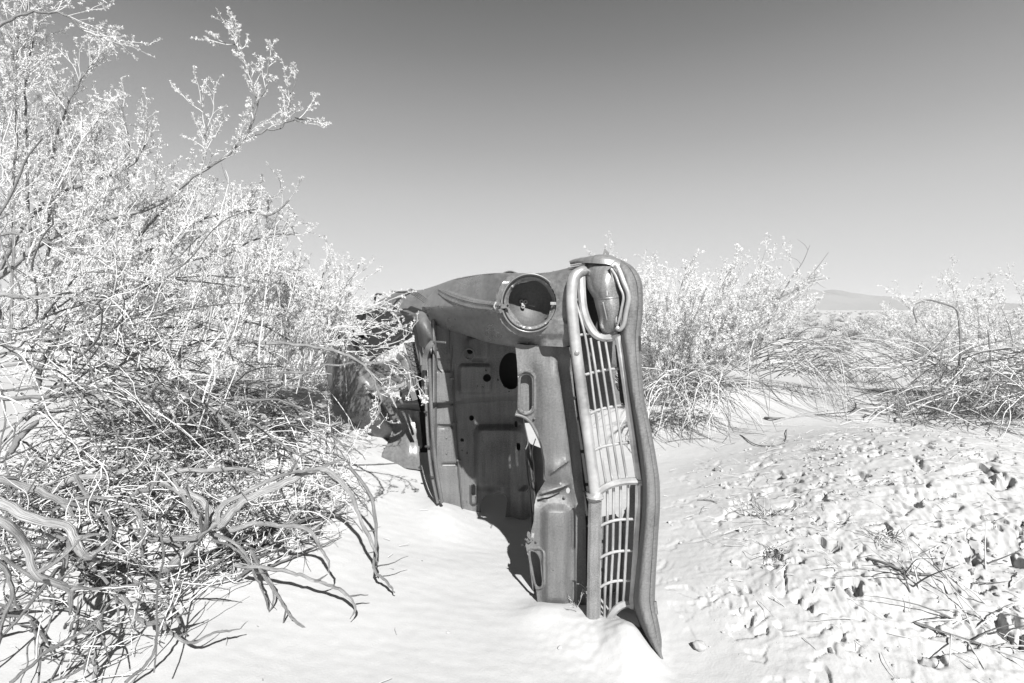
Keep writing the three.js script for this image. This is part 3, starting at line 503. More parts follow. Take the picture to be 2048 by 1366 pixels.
{ // bulkhead of the engine bay
  const depth = (x, y) => {
    let d = 2.86 + .0004 * (x - 900);
    d -= .045 * sm(874, 870, x) - .05 * sm(866, 861, x);                                   // rolled flange at the left edge
    d += .02 * (1 - sm(0, 5, Math.abs(y - interp([[860, 851], [910, 854]], x)))) * sm(908, 903, x) * sm(872, 878, x) + .02 * (1 - sm(0, 5, Math.abs(y - 930))) * sm(918, 912, x) * sm(880, 886, x);
    d += .014 * raised(x, y, 872, 716, 905, 746, 4, 5);
    const sx = interp([[690, 902], [740, 905], [900, 914], [1025, 926]], y); d -= .014 * sm(sx - 3, sx - 1, x) - .006 * sm(sx + 1, sx + 3, x);
    d -= .035 * raised(x, y, 930, 668, 982, 724, 16, 10) + .03 * raised(x, y, 915, 726, 985, 790, 10, 8);
    d += .022 * (1 - sm(0, 6, Math.abs(y - 800 + (x - 950) * .06))) * sm(920, 935, x);
    d += .05 * sm(800, 806, y - (x - 950) * -.06) - .06 * raised(x, y, 945, 846, 1050, 985, 22, 16);
    d -= .03 * raised(x, y, 939, 966, 955, 1012, 8, 5) + .05 * raised(x, y, 1020, 826, 1070, 1060, 20, 24);
    d -= .06 * sm(968, 985, y) * sm(985, 1010, x);
    return d + .006 * noise(x * .02, y * .02, 5);
  };
  const outline = [[862, 640], [864, 690], [858, 740], [855, 800], [857, 850], [862, 905], [870, 950], [880, 990], [888, 1030], [890, 1060], [926, 1075], [960, 1075], [961, 1010], [964, 998], [976, 990], [1000, 987], [1010, 990], [1014, 1000], [1015, 1075], [1100, 1075], [1110, 900], [1110, 660], [1000, 640], [900, 640]];
  const holes = [ellipse2(974, 756, 8, 8, 18), ellipse2(943, 836, 5, 5.5, 14), ellipse2(924, 880, 3.6, 3.6, 12), ellipse2(1022, 742, 24, 37, 26), rrect2(942.5, 968, 951, 991, 4), ellipse2(1032, 848, 3, 7, 12), ellipse2(1037, 893, 4, 8, 12), ellipse2(940, 702, 6, 6.5, 12), ellipse2(972, 741, 1.6, 1.6, 6), ellipse2(955, 772, 1.6, 1.6, 6), ellipse2(966, 774, 1.6, 1.6, 6), ellipse2(996, 760, 1.8, 1.8, 6), ellipse2(1018, 783, 2, 1.6, 6), ellipse2(924, 901, 1.5, 1.5, 6), ellipse2(934, 1004, 1.5, 1.8, 6), [[1048, 846], [1062, 846], [1080, 862], [1096, 890], [1100, 925], [1082, 908], [1066, 896], [1056, 880]]];
  const wall = part(car, 'bulkhead', sheet({ outline: smooth2(outline, 2), holes, step: 2.7, depth, thick: .004, angle: 34 }), M.steel);
  wall.userData.label = 'flat bulkhead panel with round holes, half in shade';
  part(wall, 'seam', tube(spline([[905, 742], [908, 800], [912, 860], [917, 930], [922, 990], [926, 1030]].map(([x, y]) => P(x, y, depth(x, y) - .003)), 30), .004, 6), M.rust);
  for (const [x, y] of [[904, 757], [906, 812], [910, 846], [917, 921], [926, 1024]]) part(wall, 'clip', bar(L3([[x - 4, y, depth(x, y) - .01], [x + 4, y + .5, depth(x + 4, y) - .008]]), () => .012, .012), M.dull);
  for (const [x, y] of [[878, 743], [893, 876], [893, 907], [934, 907], [951, 992]]) part(wall, 'rivet', ball(P(x, y, depth(x, y) - .002), .005), M.steel);
  { const q = new THREE.TorusGeometry(.03, .006, 8, 20); const p = P(938, 708, 2.79); q.translate(p.x, p.y, p.z); part(wall, 'grommet', [q, tube(L3([[940, 717, 2.79], [941, 723, 2.785]]), .008, 8)], M.dull); }
  // outer rails along the left edge
  part(car, 'side_rail', bar(spline(L3([[849, 690, 2.86], [852, 760, 2.85], [853, 819, 2.84], [857, 889, 2.83], [864, 950, 2.82], [876, 1005, 2.82]]), 24), () => .014, .03, V(0, 0, 1), .3), M.steel);
  part(car, 'side_rail', bar(spline(L3([[858, 700, 2.82], [861, 780, 2.81], [865, 860, 2.80], [873, 940, 2.80], [884, 1005, 2.80]]), 24), () => .018, .03, V(0, 0, 1), .45), M.steel);
  for (const [x, y] of [[851, 824], [853, 893], [857, 889 + 5], [864, 955]]) part(car, 'rail_clip', ball(P(x, y, 2.80), .011, 1, .7, .7), M.dark);
  // black sheet standing in for the cabin shade seen through the holes
  part(car, 'cabin_shade', sheet({ outline: [[868, 620], [1110, 620], [1110, 838], [1046, 838], [1046, 925], [1010, 925], [900, 900], [880, 760]], step: 8, depth: () => 3.05, thick: .004 }), M.dark);
  part(car, 'inner_arch', loft([L3([[1050, 880, 2.6], [1052, 930, 2.6], [1060, 990, 2.6], [1064, 1060, 2.6]]), L3([[1066, 890, 2.68], [1068, 940, 2.68], [1074, 1000, 2.68], [1078, 1060, 2.68]]), L3([[1090, 900, 2.6], [1092, 950, 2.58], [1096, 1000, 2.56], [1100, 1060, 2.54]])], 14, 10), M.dull);
  for (const l of [[[1047, 822, 1.99], [1048, 845, 2.02], [1053, 868, 2.05], [1056, 885, 2.06], [1051, 899, 2.05]], [[1071, 878, 2.2], [1064, 905, 2.35], [1068, 935, 2.45], [1066, 960, 2.5], [1052, 985, 2.55]]]) part(car, 'loose_wire', tube(spline(L3(l), 30), .0025, 5), M.dull);
}
{ // torn metal between bulkhead and flank
  part(car, 'bent_panel', loft([L3([[826, 632, 2.9], [836, 624, 2.86], [848, 626, 2.84], [858, 642, 2.82], [864, 666, 2.80]]), L3([[832, 650, 2.84], [842, 650, 2.76], [852, 656, 2.74], [860, 668, 2.75], [866, 684, 2.78]]), L3([[840, 690, 2.9], [847, 694, 2.82], [853, 694, 2.80], [860, 690, 2.80], [866, 688, 2.82]])], 16, 14), M.steel);
  part(car, 'strap', bar(L3([[862, 683, 2.76], [878, 684, 2.70], [891, 685, 2.66]]), () => .010, .008), M.steel);
  part(car, 'strap', bar(spline(L3([[866, 684, 2.74], [856, 697, 2.75], [850, 714, 2.78], [850, 740, 2.8]]), 14), () => .03, .006), M.dull);
  for (const l of [[[836, 640, 2.88], [840, 680, 2.9], [844, 730, 2.9]], [[830, 645, 2.92], [834, 690, 2.94], [846, 745, 2.94]], [[846, 720, 2.9], [847, 770, 2.92], [848, 800, 2.94]]]) part(car, 'post', bar(L3(l), () => .022, .014, V(0, 0, 1), .3), M.steel);
  for (const l of [[[786, 684, 3.1], [808, 666, 3.02], [832, 645, 2.95]], [[796, 690, 3.12], [816, 672, 3.04], [836, 652, 2.96]], [[740, 722, 3.4], [764, 702, 3.3], [792, 680, 3.15]], [[694, 638, 3.7], [716, 630, 3.6], [742, 620, 3.5]], [[708, 676, 3.5], [716, 672, 3.48], [728, 666, 3.46]], [[748, 608, 3.86], [751, 591, 3.82], [754, 588, 3.8], [772, 590, 3.7]]]) part(car, 'rod', bar(L3(l), () => .016, .016, V(0, 0, 1), .3), M.rust);
  // embossed plate
  const emb = (x, y) => Math.abs(((x + y * .25) / 7 % 1 + 1) % 1 - .5) < .13 || Math.abs(((y - x * .5) / 9 % 1 + 1) % 1 - .5) < .12;
  part(car, 'embossed_plate', sheet({ outline: [[808, 686], [842, 682], [848, 742], [832, 748], [818, 720]], step: 1.8, depth: (x, y) => 3.02 + (emb(x, y) ? .008 : 0), thick: .004 }), M.steel);
  part(car, 'curved_post', bar(spline(L3([[795, 712, 3.05], [806, 722, 3.0], [815, 745, 2.98], [822, 775, 2.98], [830, 800, 2.98]]), 18), () => .035, .012, V(-.2, 0, 1).normalize(), .3), M.steel);
  part(car, 'curved_post', bar(spline(L3([[804, 704, 3.06], [815, 716, 3.02], [824, 742, 3.0], [832, 780, 3.0]]), 18), () => .014, .02, V(-.2, 0, 1).normalize(), .3), M.rust);
  for (const k of [0, 1, 2]) part(car, 'channel', bar(L3([[735 + k * 9, 733 - k * 2, 3.25], [764 + k * 8, 752 - k * 2.5, 3.14], [796 + k * 7, 771 - k * 3.5, 3.02]]), () => .026, .02, V(.1, .5, .8).normalize(), .45), k == 1 ? M.rust : M.steel);
  part(car, 'bent_bracket', sheet({ outline: smooth2([[764, 776], [785, 772], [803, 766], [817, 757], [818, 764], [808, 777], [792, 784], [772, 786]], 3), step: 2.2, depth: (x, y) => 2.98 - .0015 * (y - 770), thick: .006 }), M.steel);
  part(car, 'torn_plate', sheet({ outline: [[758, 730], [784, 720], [798, 728], [792, 738], [778, 742]], step: 3, depth: (x, y) => 3.1 + .003 * (y - 730), thick: .004 }), M.pale);
  // floor and cowl sheets lying behind
  const dep = (x, y) => 3.72 - .0016 * (x - 650) + .22 * sm(668, 652, x) * 1 - .28 * Math.exp(-(((x - 700 - (y - 700) * .2) / 40) ** 2)) * 0 + .22 * sm(0, 60, y - interp([[660, 800], [690, 815], [770, 830], [800, 835]], x)) - .10 * Math.exp(-(((x - 735) / 28) ** 2)) + .04 * sm(0, 1, (x - 700 - (y - 730) * .62) / 16);
  part(car, 'floor_sheet', sheet({ outline: [[642, 640], [645, 700], [652, 745], [662, 796], [664, 806], [680, 812], [692, 830], [712, 850], [731, 864], [759, 876], [783, 882], [793, 850], [795, 822], [779, 790], [755, 766], [738, 740], [704, 690], [700, 655], [690, 640]], step: 3, depth: dep, thick: .004, angle: 25 }), M.fender, null, 'large smooth sheet at the rear, mostly shaded');
  part(car, 'cowl_sheet', sheet({ outline: [[782, 788], [800, 793], [835, 800], [842, 824], [796, 820], [790, 806]], step: 2.5, depth: (x, y) => 3.42 - .0012 * (x - 790) + .12 * sm(806, 824, y), thick: .004 }), M.fender);
  part(car, 'cowl_sheet', sheet({ outline: [[793, 818], [838, 822], [842, 860], [845, 892], [838, 905], [842, 940], [760, 930], [764, 906], [776, 884], [786, 856]], step: 2.5, depth: (x, y) => 3.5 - .0008 * (x - 790) - .14 * sm(830, 920, y) - .03 * Math.exp(-(((x - 815) / 14) ** 2)), thick: .004 }), M.fender);
  part(car, 'cowl_gap_shade', sheet({ outline: [[796, 738], [850, 735], [860, 905], [840, 905], [838, 822], [800, 800]], step: 5, depth: () => 3.56, thick: .004 }), M.dark);  // near-black sheet in place of shade in the gap by the bulkhead
}

// ---------------------------------------------------------------- plants
const leafPair = (() => { // two small folded leaves on a node
  const g = new THREE.BufferGeometry(), p = [], ix = [];
  for (const s of [-1, 1]) { const o = p.length / 3; p.push(0, 0, 0, s * .45, .34, .16, s * .95, .62, .02, s * .40, .72, -.12); ix.push(o, o + 1, o + 3, o + 1, o + 2, o + 3); }
  g.setAttribute('position', new THREE.Float32BufferAttribute(p, 3)); g.setIndex(ix); g.computeVertexNormals(); return g;
})();
class Plant {
  constructor(seed) { this.r = rng(seed); this.big = []; this.thin = []; this.leaves = []; this.dark = []; }
  dir(az, el) { return V(Math.cos(el) * Math.sin(az), Math.sin(el), -Math.cos(el) * Math.cos(az)); }
  // a wandering shoot: start, direction, length, gravity (+ up), returns its points
  walk(p, d, len, n, wander, lift, floor = 0) {
    const pts = [p.clone()], q = p.clone(), v = d.clone().normalize(), st = len / n;
    for (let i = 0; i < n; i++) {
      v.x += (this.r() - .5) * wander; v.y += (this.r() - .5) * wander + lift * st; v.z += (this.r() - .5) * wander; v.normalize();
      q.addScaledVector(v, st);
      if (floor) { const g = base(q.x, q.z) + floor; if (q.y < g) { q.y = g + this.r() * .01; v.y = Math.abs(v.y) * .15; } }
      pts.push(q.clone());
    }
    return pts;
  }
  at(pts, t) { const f = t * (pts.length - 1), i = Math.min(pts.length - 2, Math.floor(f)); return pts[i].clone().lerp(pts[i + 1], f - i); }
  tan(pts, t) { const i = Math.min(pts.length - 2, Math.floor(t * (pts.length - 1))); return pts[i + 1].clone().sub(pts[i]).normalize(); }
  leaf(p, d, s) {
    const r = this.r, q = new THREE.Quaternion().setFromUnitVectors(V(0, 1, 0), V(d.x + (r() - .5) * 1.1, d.y + (r() - .5) * 1.1 + .25, d.z + (r() - .5) * 1.1).normalize());
    q.multiply(new THREE.Quaternion().setFromAxisAngle(V(0, 1, 0), r() * 6.28));
    this.leaves.push(new THREE.Matrix4().compose(p, q, V(s, s, s).multiplyScalar(.7 + r() * .6)));
  }
  // twig with leaf clusters towards the end
  spray(p, d, len, o) {
    const r = this.r, pts = this.walk(p, d, len, 7, o.wander ?? .5, o.lift ?? .8);
    this.thin.push(tube(pts, t => lerp(o.rad ?? .0022, .0009, t), 4, { cap: false }));
    const k = Math.round((o.side ?? 5) * (.6 + .8 * r()));
    for (let i = 0; i < k; i++) {
      const t = .2 + .8 * (i + r()) / k, b = this.at(pts, t), dd = this.tan(pts, t).add(V((r() - .5) * 1.7, (r() - .35) * 1.3, (r() - .5) * 1.7)).normalize(), l2 = len * (.16 + .22 * r()) * (1.15 - .4 * t);
      const q = this.walk(b, dd, l2, 4, .55, .6);
      this.thin.push(tube(q, t2 => lerp(.0013, .0007, t2), 3, { cap: false }));
      const m = Math.max(2, Math.round((o.leaves ?? 7) * (.5 + r())));
      for (let j = 0; j < m; j++) { const t2 = .3 + .7 * Math.sqrt(r()); this.leaf(this.at(q, t2), this.tan(q, t2), o.size ?? .011); }
    }
    for (let j = 0; j < (o.leaves ?? 7); j++) { const t = .45 + .55 * Math.sqrt(r()); this.leaf(this.at(pts, t), this.tan(pts, t), o.size ?? .011); }
    return pts;
  }
  // dead side twigs
  bare(pts, k, len, rad, o = {}) {
    const r = this.r;
    for (let i = 0; i < k; i++) {
      const t = (o.from ?? .25) + (1 - (o.from ?? .25)) * r(), b = this.at(pts, t), d = this.tan(pts, t).add(V((r() - .5) * 1.6, (r() - .4) * 1.4, (r() - .5) * 1.6)).normalize();
      const q = this.walk(b, d, len * (.5 + r()), 8, o.wander ?? .45, o.lift ?? -.6, o.floor ?? 0);
      if (o.out && o.out(q[q.length - 1])) continue;
      (o.list ?? this.thin).push(tube(q, t2 => lerp(rad, rad * .4, t2), 4, { cap: false }));
      if (o.sub) for (let j = 0; j < o.sub; j++) { const t3 = .3 + .6 * r(), b3 = this.at(q, t3), d3 = this.tan(q, t3).add(V((r() - .5) * 1.8, (r() - .45) * 1.5, (r() - .5) * 1.8)).normalize(); (o.list ?? this.thin).push(tube(this.walk(b3, d3, len * .35 * (.5 + r()), 5, .5, -.4, o.floor ?? 0), t4 => lerp(rad * .6, rad * .3, t4), 3, { cap: false })); }
    }
  }
  put(root, leafMat = M.leaf, twigMat = M.twig) {
    for (const [g, m, nm] of this.big) part(root, nm ?? 'branch', g, m);
    if (this.thin.length) part(root, 'twigs', this.thin, twigMat, 'stuff');
    if (this.dark.length) part(root, 'dry_twigs', this.dark, M.twigDark, 'stuff');
    if (this.leaves.length) {
      const im = new THREE.InstancedMesh(leafPair, leafMat, this.leaves.length); im.name = 'leaves'; im.userData.kind = 'stuff'; im.castShadow = im.receiveShadow = true;
      const off = new THREE.Matrix4().makeTranslation(-root.position.x, -root.position.y, -root.position.z);
      this.leaves.forEach((m, i) => im.setMatrixAt(i, off.clone().multiply(m)));
      root.add(im);
    }
  }
}
const A3 = l => l.map(([x, y, d]) => P(x, y, d));
const taper = (a, b) => t => lerp(a, b, t);

{ // the big leafy bush that overhangs the wreck
  const root = thing('creosote_bush', 'big pale leafy desert bush on the left, towering over the wreck', 'bush', onGround(-2.6, -3.4));
  const B = new Plant(11), r = B.r;
  const main = [
    [.013, .004, [[-60, 620, 2.5], [0, 537, 2.45], [61, 430, 2.45], [135, 381, 2.5], [197, 357, 2.5], [266, 328, 2.5], [290, 290, 2.5]]],
    [.015, .005, [[-60, 575, 2.3], [0, 549, 2.3], [102, 475, 2.35], [197, 443, 2.4], [295, 418, 2.45], [369, 369, 2.5], [443, 320, 2.5], [492, 279, 2.5]]],
    [.006, .002, [[492, 279, 2.5], [508, 230, 2.5], [529, 176, 2.5], [541, 111, 2.5]]],
    [.005, .002, [[492, 279, 2.5], [530, 262, 2.5], [566, 250, 2.5], [574, 221, 2.5], [590, 156, 2.5]]],
    [.005, .002, [[566, 250, 2.5], [594, 236, 2.5], [620, 240, 2.5]]],
    [.005, .002, [[508, 230, 2.5], [510, 195, 2.5], [504, 164, 2.5], [486, 112, 2.5], [471, 94, 2.5], [446, 84, 2.5]]],
    [.004, .002, [[486, 112, 2.5], [480, 85, 2.5], [473, 66, 2.5]]],
    [.011, .004, [[190, 610, 2.5], [225, 560, 2.55], [279, 512, 2.6], [336, 475, 2.65], [393, 443, 2.7], [484, 422, 2.7], [541, 430, 2.7], [578, 400, 2.7]]],
    [.009, .005, [[200, 600, 2.6], [230, 549, 2.6], [287, 463, 2.55], [328, 418, 2.5]]],
    [.006, .003, [[20, 680, 2.2], [26, 480, 2.25], [30, 300, 2.3], [37, 82, 2.35], [60, -20, 2.35]]],
    [.007, .003, [[60, 520, 2.4], [55, 400, 2.4], [53, 262, 2.4], [51, 176, 2.4], [66, 82, 2.4]]],
    [.007, .003, [[-30, 70, 2.2], [0, 52, 2.2], [53, 25, 2.2], [100, 24, 2.2], [135, 29, 2.2], [168, 61, 2.2]]],
    [.007, .003, [[90, 560, 2.5], [100, 420, 2.5], [108, 300, 2.5], [140, 200, 2.5], [180, 130, 2.5]]],
    [.007, .003, [[150, 560, 2.6], [170, 460, 2.6], [180, 360, 2.6], [195, 270, 2.6]]],
    [.006, .002, [[240, 480, 2.6], [255, 400, 2.6], [258, 300, 2.6], [246, 215, 2.6]]],
    [.006, .002, [[400, 350, 2.6], [410, 300, 2.6], [412, 250, 2.6], [402, 205, 2.6]]],
    [.009, .003, [[250, 720, 2.7], [330, 680, 2.7], [430, 640, 2.75], [520, 650, 2.8], [600, 690, 2.75], [640, 692, 2.7]]],
    [.009, .003, [[420, 690, 2.5], [500, 684, 2.45], [580, 688, 2.4], [640, 696, 2.35], [700, 712, 2.3], [735, 737, 2.28], [752, 770, 2.26], [762, 800, 2.25], [757, 826, 2.25], [742, 846, 2.25]]],
    [.006, .002, [[560, 746, 2.4], [620, 742, 2.35], [660, 731, 2.32], [720, 727, 2.3], [780, 726, 2.3], [810, 738, 2.3], [828, 752, 2.3], [838, 780, 2.3]]],
    [.005, .002, [[540, 560, 2.9], [580, 570, 2.9], [640, 600, 2.9], [690, 640, 2.8]]],
    [.007, .003, [[600, 700, 3.0], [630, 620, 3.0], [640, 585, 3.0], [648, 545, 3.0]]],
    [.006, .002, [[640, 700, 2.9], [672, 620, 2.9], [684, 590, 2.9], [698, 560, 2.9]]],
    [.007, .003, [[-40, 470, 2.1], [40, 470, 2.1], [150, 500, 2.15], [270, 545, 2.2], [380, 560, 2.3], [500, 575, 2.4]]],
    [.012, .005, [[-40, 600, 2.0], [0, 590, 2.0], [60, 595, 2.05], [120, 588, 2.1], [180, 575, 2.15]]],
    [.008, .003, [[60, 700, 2.3], [130, 620, 2.35], [220, 590, 2.4], [330, 540, 2.5], [460, 500, 2.6]]],
    [.008, .003, [[300, 620, 2.8], [380, 560, 2.85], [470, 500, 2.9], [540, 470, 2.9], [590, 470, 2.9]]],
  ];
  const mains = main.map(([a, b, l]) => { const pts = spline(A3(l), l.length * 5); for (let i = 1; i < pts.length - 1; i++) { pts[i].x += noise(i * .45, a * 900, 1) * .012; pts[i].y += noise(i * .45, a * 900, 5) * .012; } B.big.push([tube(pts, taper(a, b), 7, { rough: .25, seed: a * 999 }), M.woodPale]); return { pts, a }; });
  const O = { side: 6, leaves: 9, size: .0088, lift: 1.2 };
  mains.forEach(({ pts, a }, i) => {
    const drop = i === 17 || i === 18, len = pts[0].distanceTo(pts[pts.length - 1]);
    const n = Math.round(len * (drop ? 9 : 24));
    for (let k = 0; k < n; k++) {
      const t = (drop ? .5 : .22) + (drop ? .5 : .78) * r(), b = B.at(pts, t), d = B.tan(pts, t).add(V((r() - .5) * 1.6, (drop ? -.9 : .5) + (r() - .5) * 1.1, (r() - .5) * 1.6)).normalize();
      B.spray(b, d, (.10 + .17 * r()) * (drop ? .75 : i >= 2 && i <= 6 ? .62 : 1), drop ? { ...O, lift: -1, leaves: 4, side: 5, rad: .0013, wander: .9 } : i >= 2 && i <= 6 ? { ...O, leaves: 8 } : O);
    }
    const e = pts[pts.length - 1]; B.spray(e, B.tan(pts, 1), drop || (i >= 2 && i <= 6) ? .06 : .14, O);
  });
  // upright shoots that fill the crown below its outline
  const env = [[-80, 0], [0, 20], [60, 60], [100, 120], [150, 190], [190, 190], [205, 310], [240, 290], [300, 335], [345, 355], [400, 335], [450, 365], [520, 415], [560, 455], [585, 520], [590, 580], [640, 595], [665, 580], [700, 605], [715, 630]];
  for (let i = 0; i < 250; i++) {
    const x = -70 + 780 * Math.pow(r(), .95), y0 = interp(env, x), y = y0 + (610 - y0) * Math.pow(r(), 1.25), d = x > 560 ? 2.7 + 1.0 * r() : 2.2 + 1.2 * r();
    const tip = P(x, y, d), len = .28 + .4 * r(), dir = V(.35 + (r() - .5) * .7, .9, (r() - .5) * .6).normalize(), st = tip.clone().addScaledVector(dir, -len);
    const pts = B.walk(st, dir, len, 9, .18, .1); B.thin.push(tube(pts, taper(.0042, .0014), 4, { cap: false }));
    const n = 5 + Math.floor(r() * 5);
    for (let k = 0; k < n; k++) { const t = .25 + .75 * r(); B.spray(B.at(pts, t), B.tan(pts, t).add(V((r() - .5) * 1.3, .3 * r(), (r() - .5) * 1.3)).normalize(), .07 + .12 * r(), { ...O, leaves: 9, side: 5 }); }
  }
  // leafy twigs hanging over the back of the wreck
  for (let i = 0; i < 34; i++) { const p = P(650 + 135 * r(), 610 + 95 * r(), 2.55 + .5 * r()); B.spray(p, V(.9, (r() - .35) * .9, (r() - .5)).normalize(), .10 + .16 * r(), { ...O, leaves: 6, side: 5, lift: -.1 }); }
  for (let i = 0; i < 90; i++) { const p = P(330 + 330 * r(), 570 + 110 * r(), 2.7 + .9 * r()); B.spray(p, V((r() - .3), .3 + r() * .6, (r() - .5)).normalize(), .10 + .18 * r(), { ...O, leaves: 6, side: 5, lift: .2 }); }
  for (let i = 0; i < 110; i++) { const p = P(-30 + 370 * r(), 560 + 170 * r(), 2.05 + .5 * r()); B.spray(p, V((r() - .3), .2 + r() * .5, (r() - .5)).normalize(), .08 + .18 * r(), { ...O, leaves: 3, side: 5, lift: .1, size: .009 }); }
  for (let i = 0; i < 16; i++) { const p = P(290 + 70 * r(), 830 + 30 * r(), 2.4 + .2 * r()); B.spray(p, V((r() - .5), .9, (r() - .5)).normalize(), .08 + .1 * r(), { ...O, leaves: 6 }); }
  B.put(root);
}
// keeps the tangle off the smooth sand beside the wreck
const edgeX = [[560, 620], [700, 628], [760, 625], [900, 685], [1000, 725], [1120, 750], [1210, 710], [1290, 520], [1366, 330]];
function outOfBush(p) { const y = p.y - EYE, vz = y * sa + p.z * ca, vy = y * ca - p.z * sa; if (vz > -.2) return true; const px = CX + FOC * p.x / -vz, py = CY - FOC * vy / -vz; return px > interp(edgeX, py); }
// arching dead stems of one crown; hand-laid ones first, then the tangle
function tangle(root, seed, hand, gen, o) {
  const B = new Plant(seed), r = B.r;
  for (const [a, b, l, mat, flat] of hand) {
    const pts = spline(l.map((p, k) => k && k < l.length - 1 ? p.clone().add(V((r() - .5) * .03, (r() - .5) * .03, (r() - .5) * .04)) : p), Math.max(12, l.length * 6));
    for (let i = 1; i < pts.length - 1; i++) { pts[i].x += (noise(i * .35, a * 777, 1) + .6 * noise(i * 1.1, a * 377, 2)) * .006; pts[i].y += (noise(i * .35, a * 777, 4) + .6 * noise(i * 1.1, a * 377, 7)) * .006; }
    B.big.push([tube(pts, t => lerp(a, b, t) * .52 * (1 - .6 * sm(.86, 1, t)), a > .012 ? 16 : 9, { rough: a > .012 ? .6 : .35, seed: a * 555, flat: flat ?? 1 }), mat ?? M.wood, 'stem']);
    if (a < .02) B.bare(pts, 3, .16, .003, { floor: .01, out: outOfBush });
    if (a > .009) for (let k = 0; k < 2; k++) { const t = .15 + .8 * r(), d = B.tan(pts, t).add(V((r() - .5) * 2, r() * 1.4, (r() - .5) * 2)).normalize(), w = a * (.28 + .2 * r()); B.big.push([tube(B.walk(B.at(pts, t), d, .04 + .12 * r(), 5, .5, 0), taper(w * .8, w * .25), 7, { rough: .6, seed: k }), mat ?? M.wood, 'stub']); }
  }
  for (let i = 0; i < gen; i++) {
    const { p, d, len, rad, lift } = o(r, i);
    const n = 12 + Math.floor(len * 8), pts = B.walk(p, d, len, n, .34, lift, .012);
    if (pts.some(outOfBush)) continue;
    const mt = r(), mat = mt < .25 ? M.woodDark : mt < .7 ? M.wood : M.woodPale;
    const g = tube(pts, t => lerp(rad, rad * .35, t), rad > .006 ? 7 : 5, { rough: .3, seed: i });
    if (i < 190) B.big.push([g, mat, 'stem']); else (mt < .14 ? B.dark : B.thin).push(g);
    B.bare(pts, 1 + Math.floor(r() * 3), .22, .0028, { floor: .01, sub: 1, lift: -.3, list: r() < .14 ? B.dark : B.thin, wander: .6, out: outOfBush });
  }
  B.put(root, M.leaf, M.thin);
  return B;
}
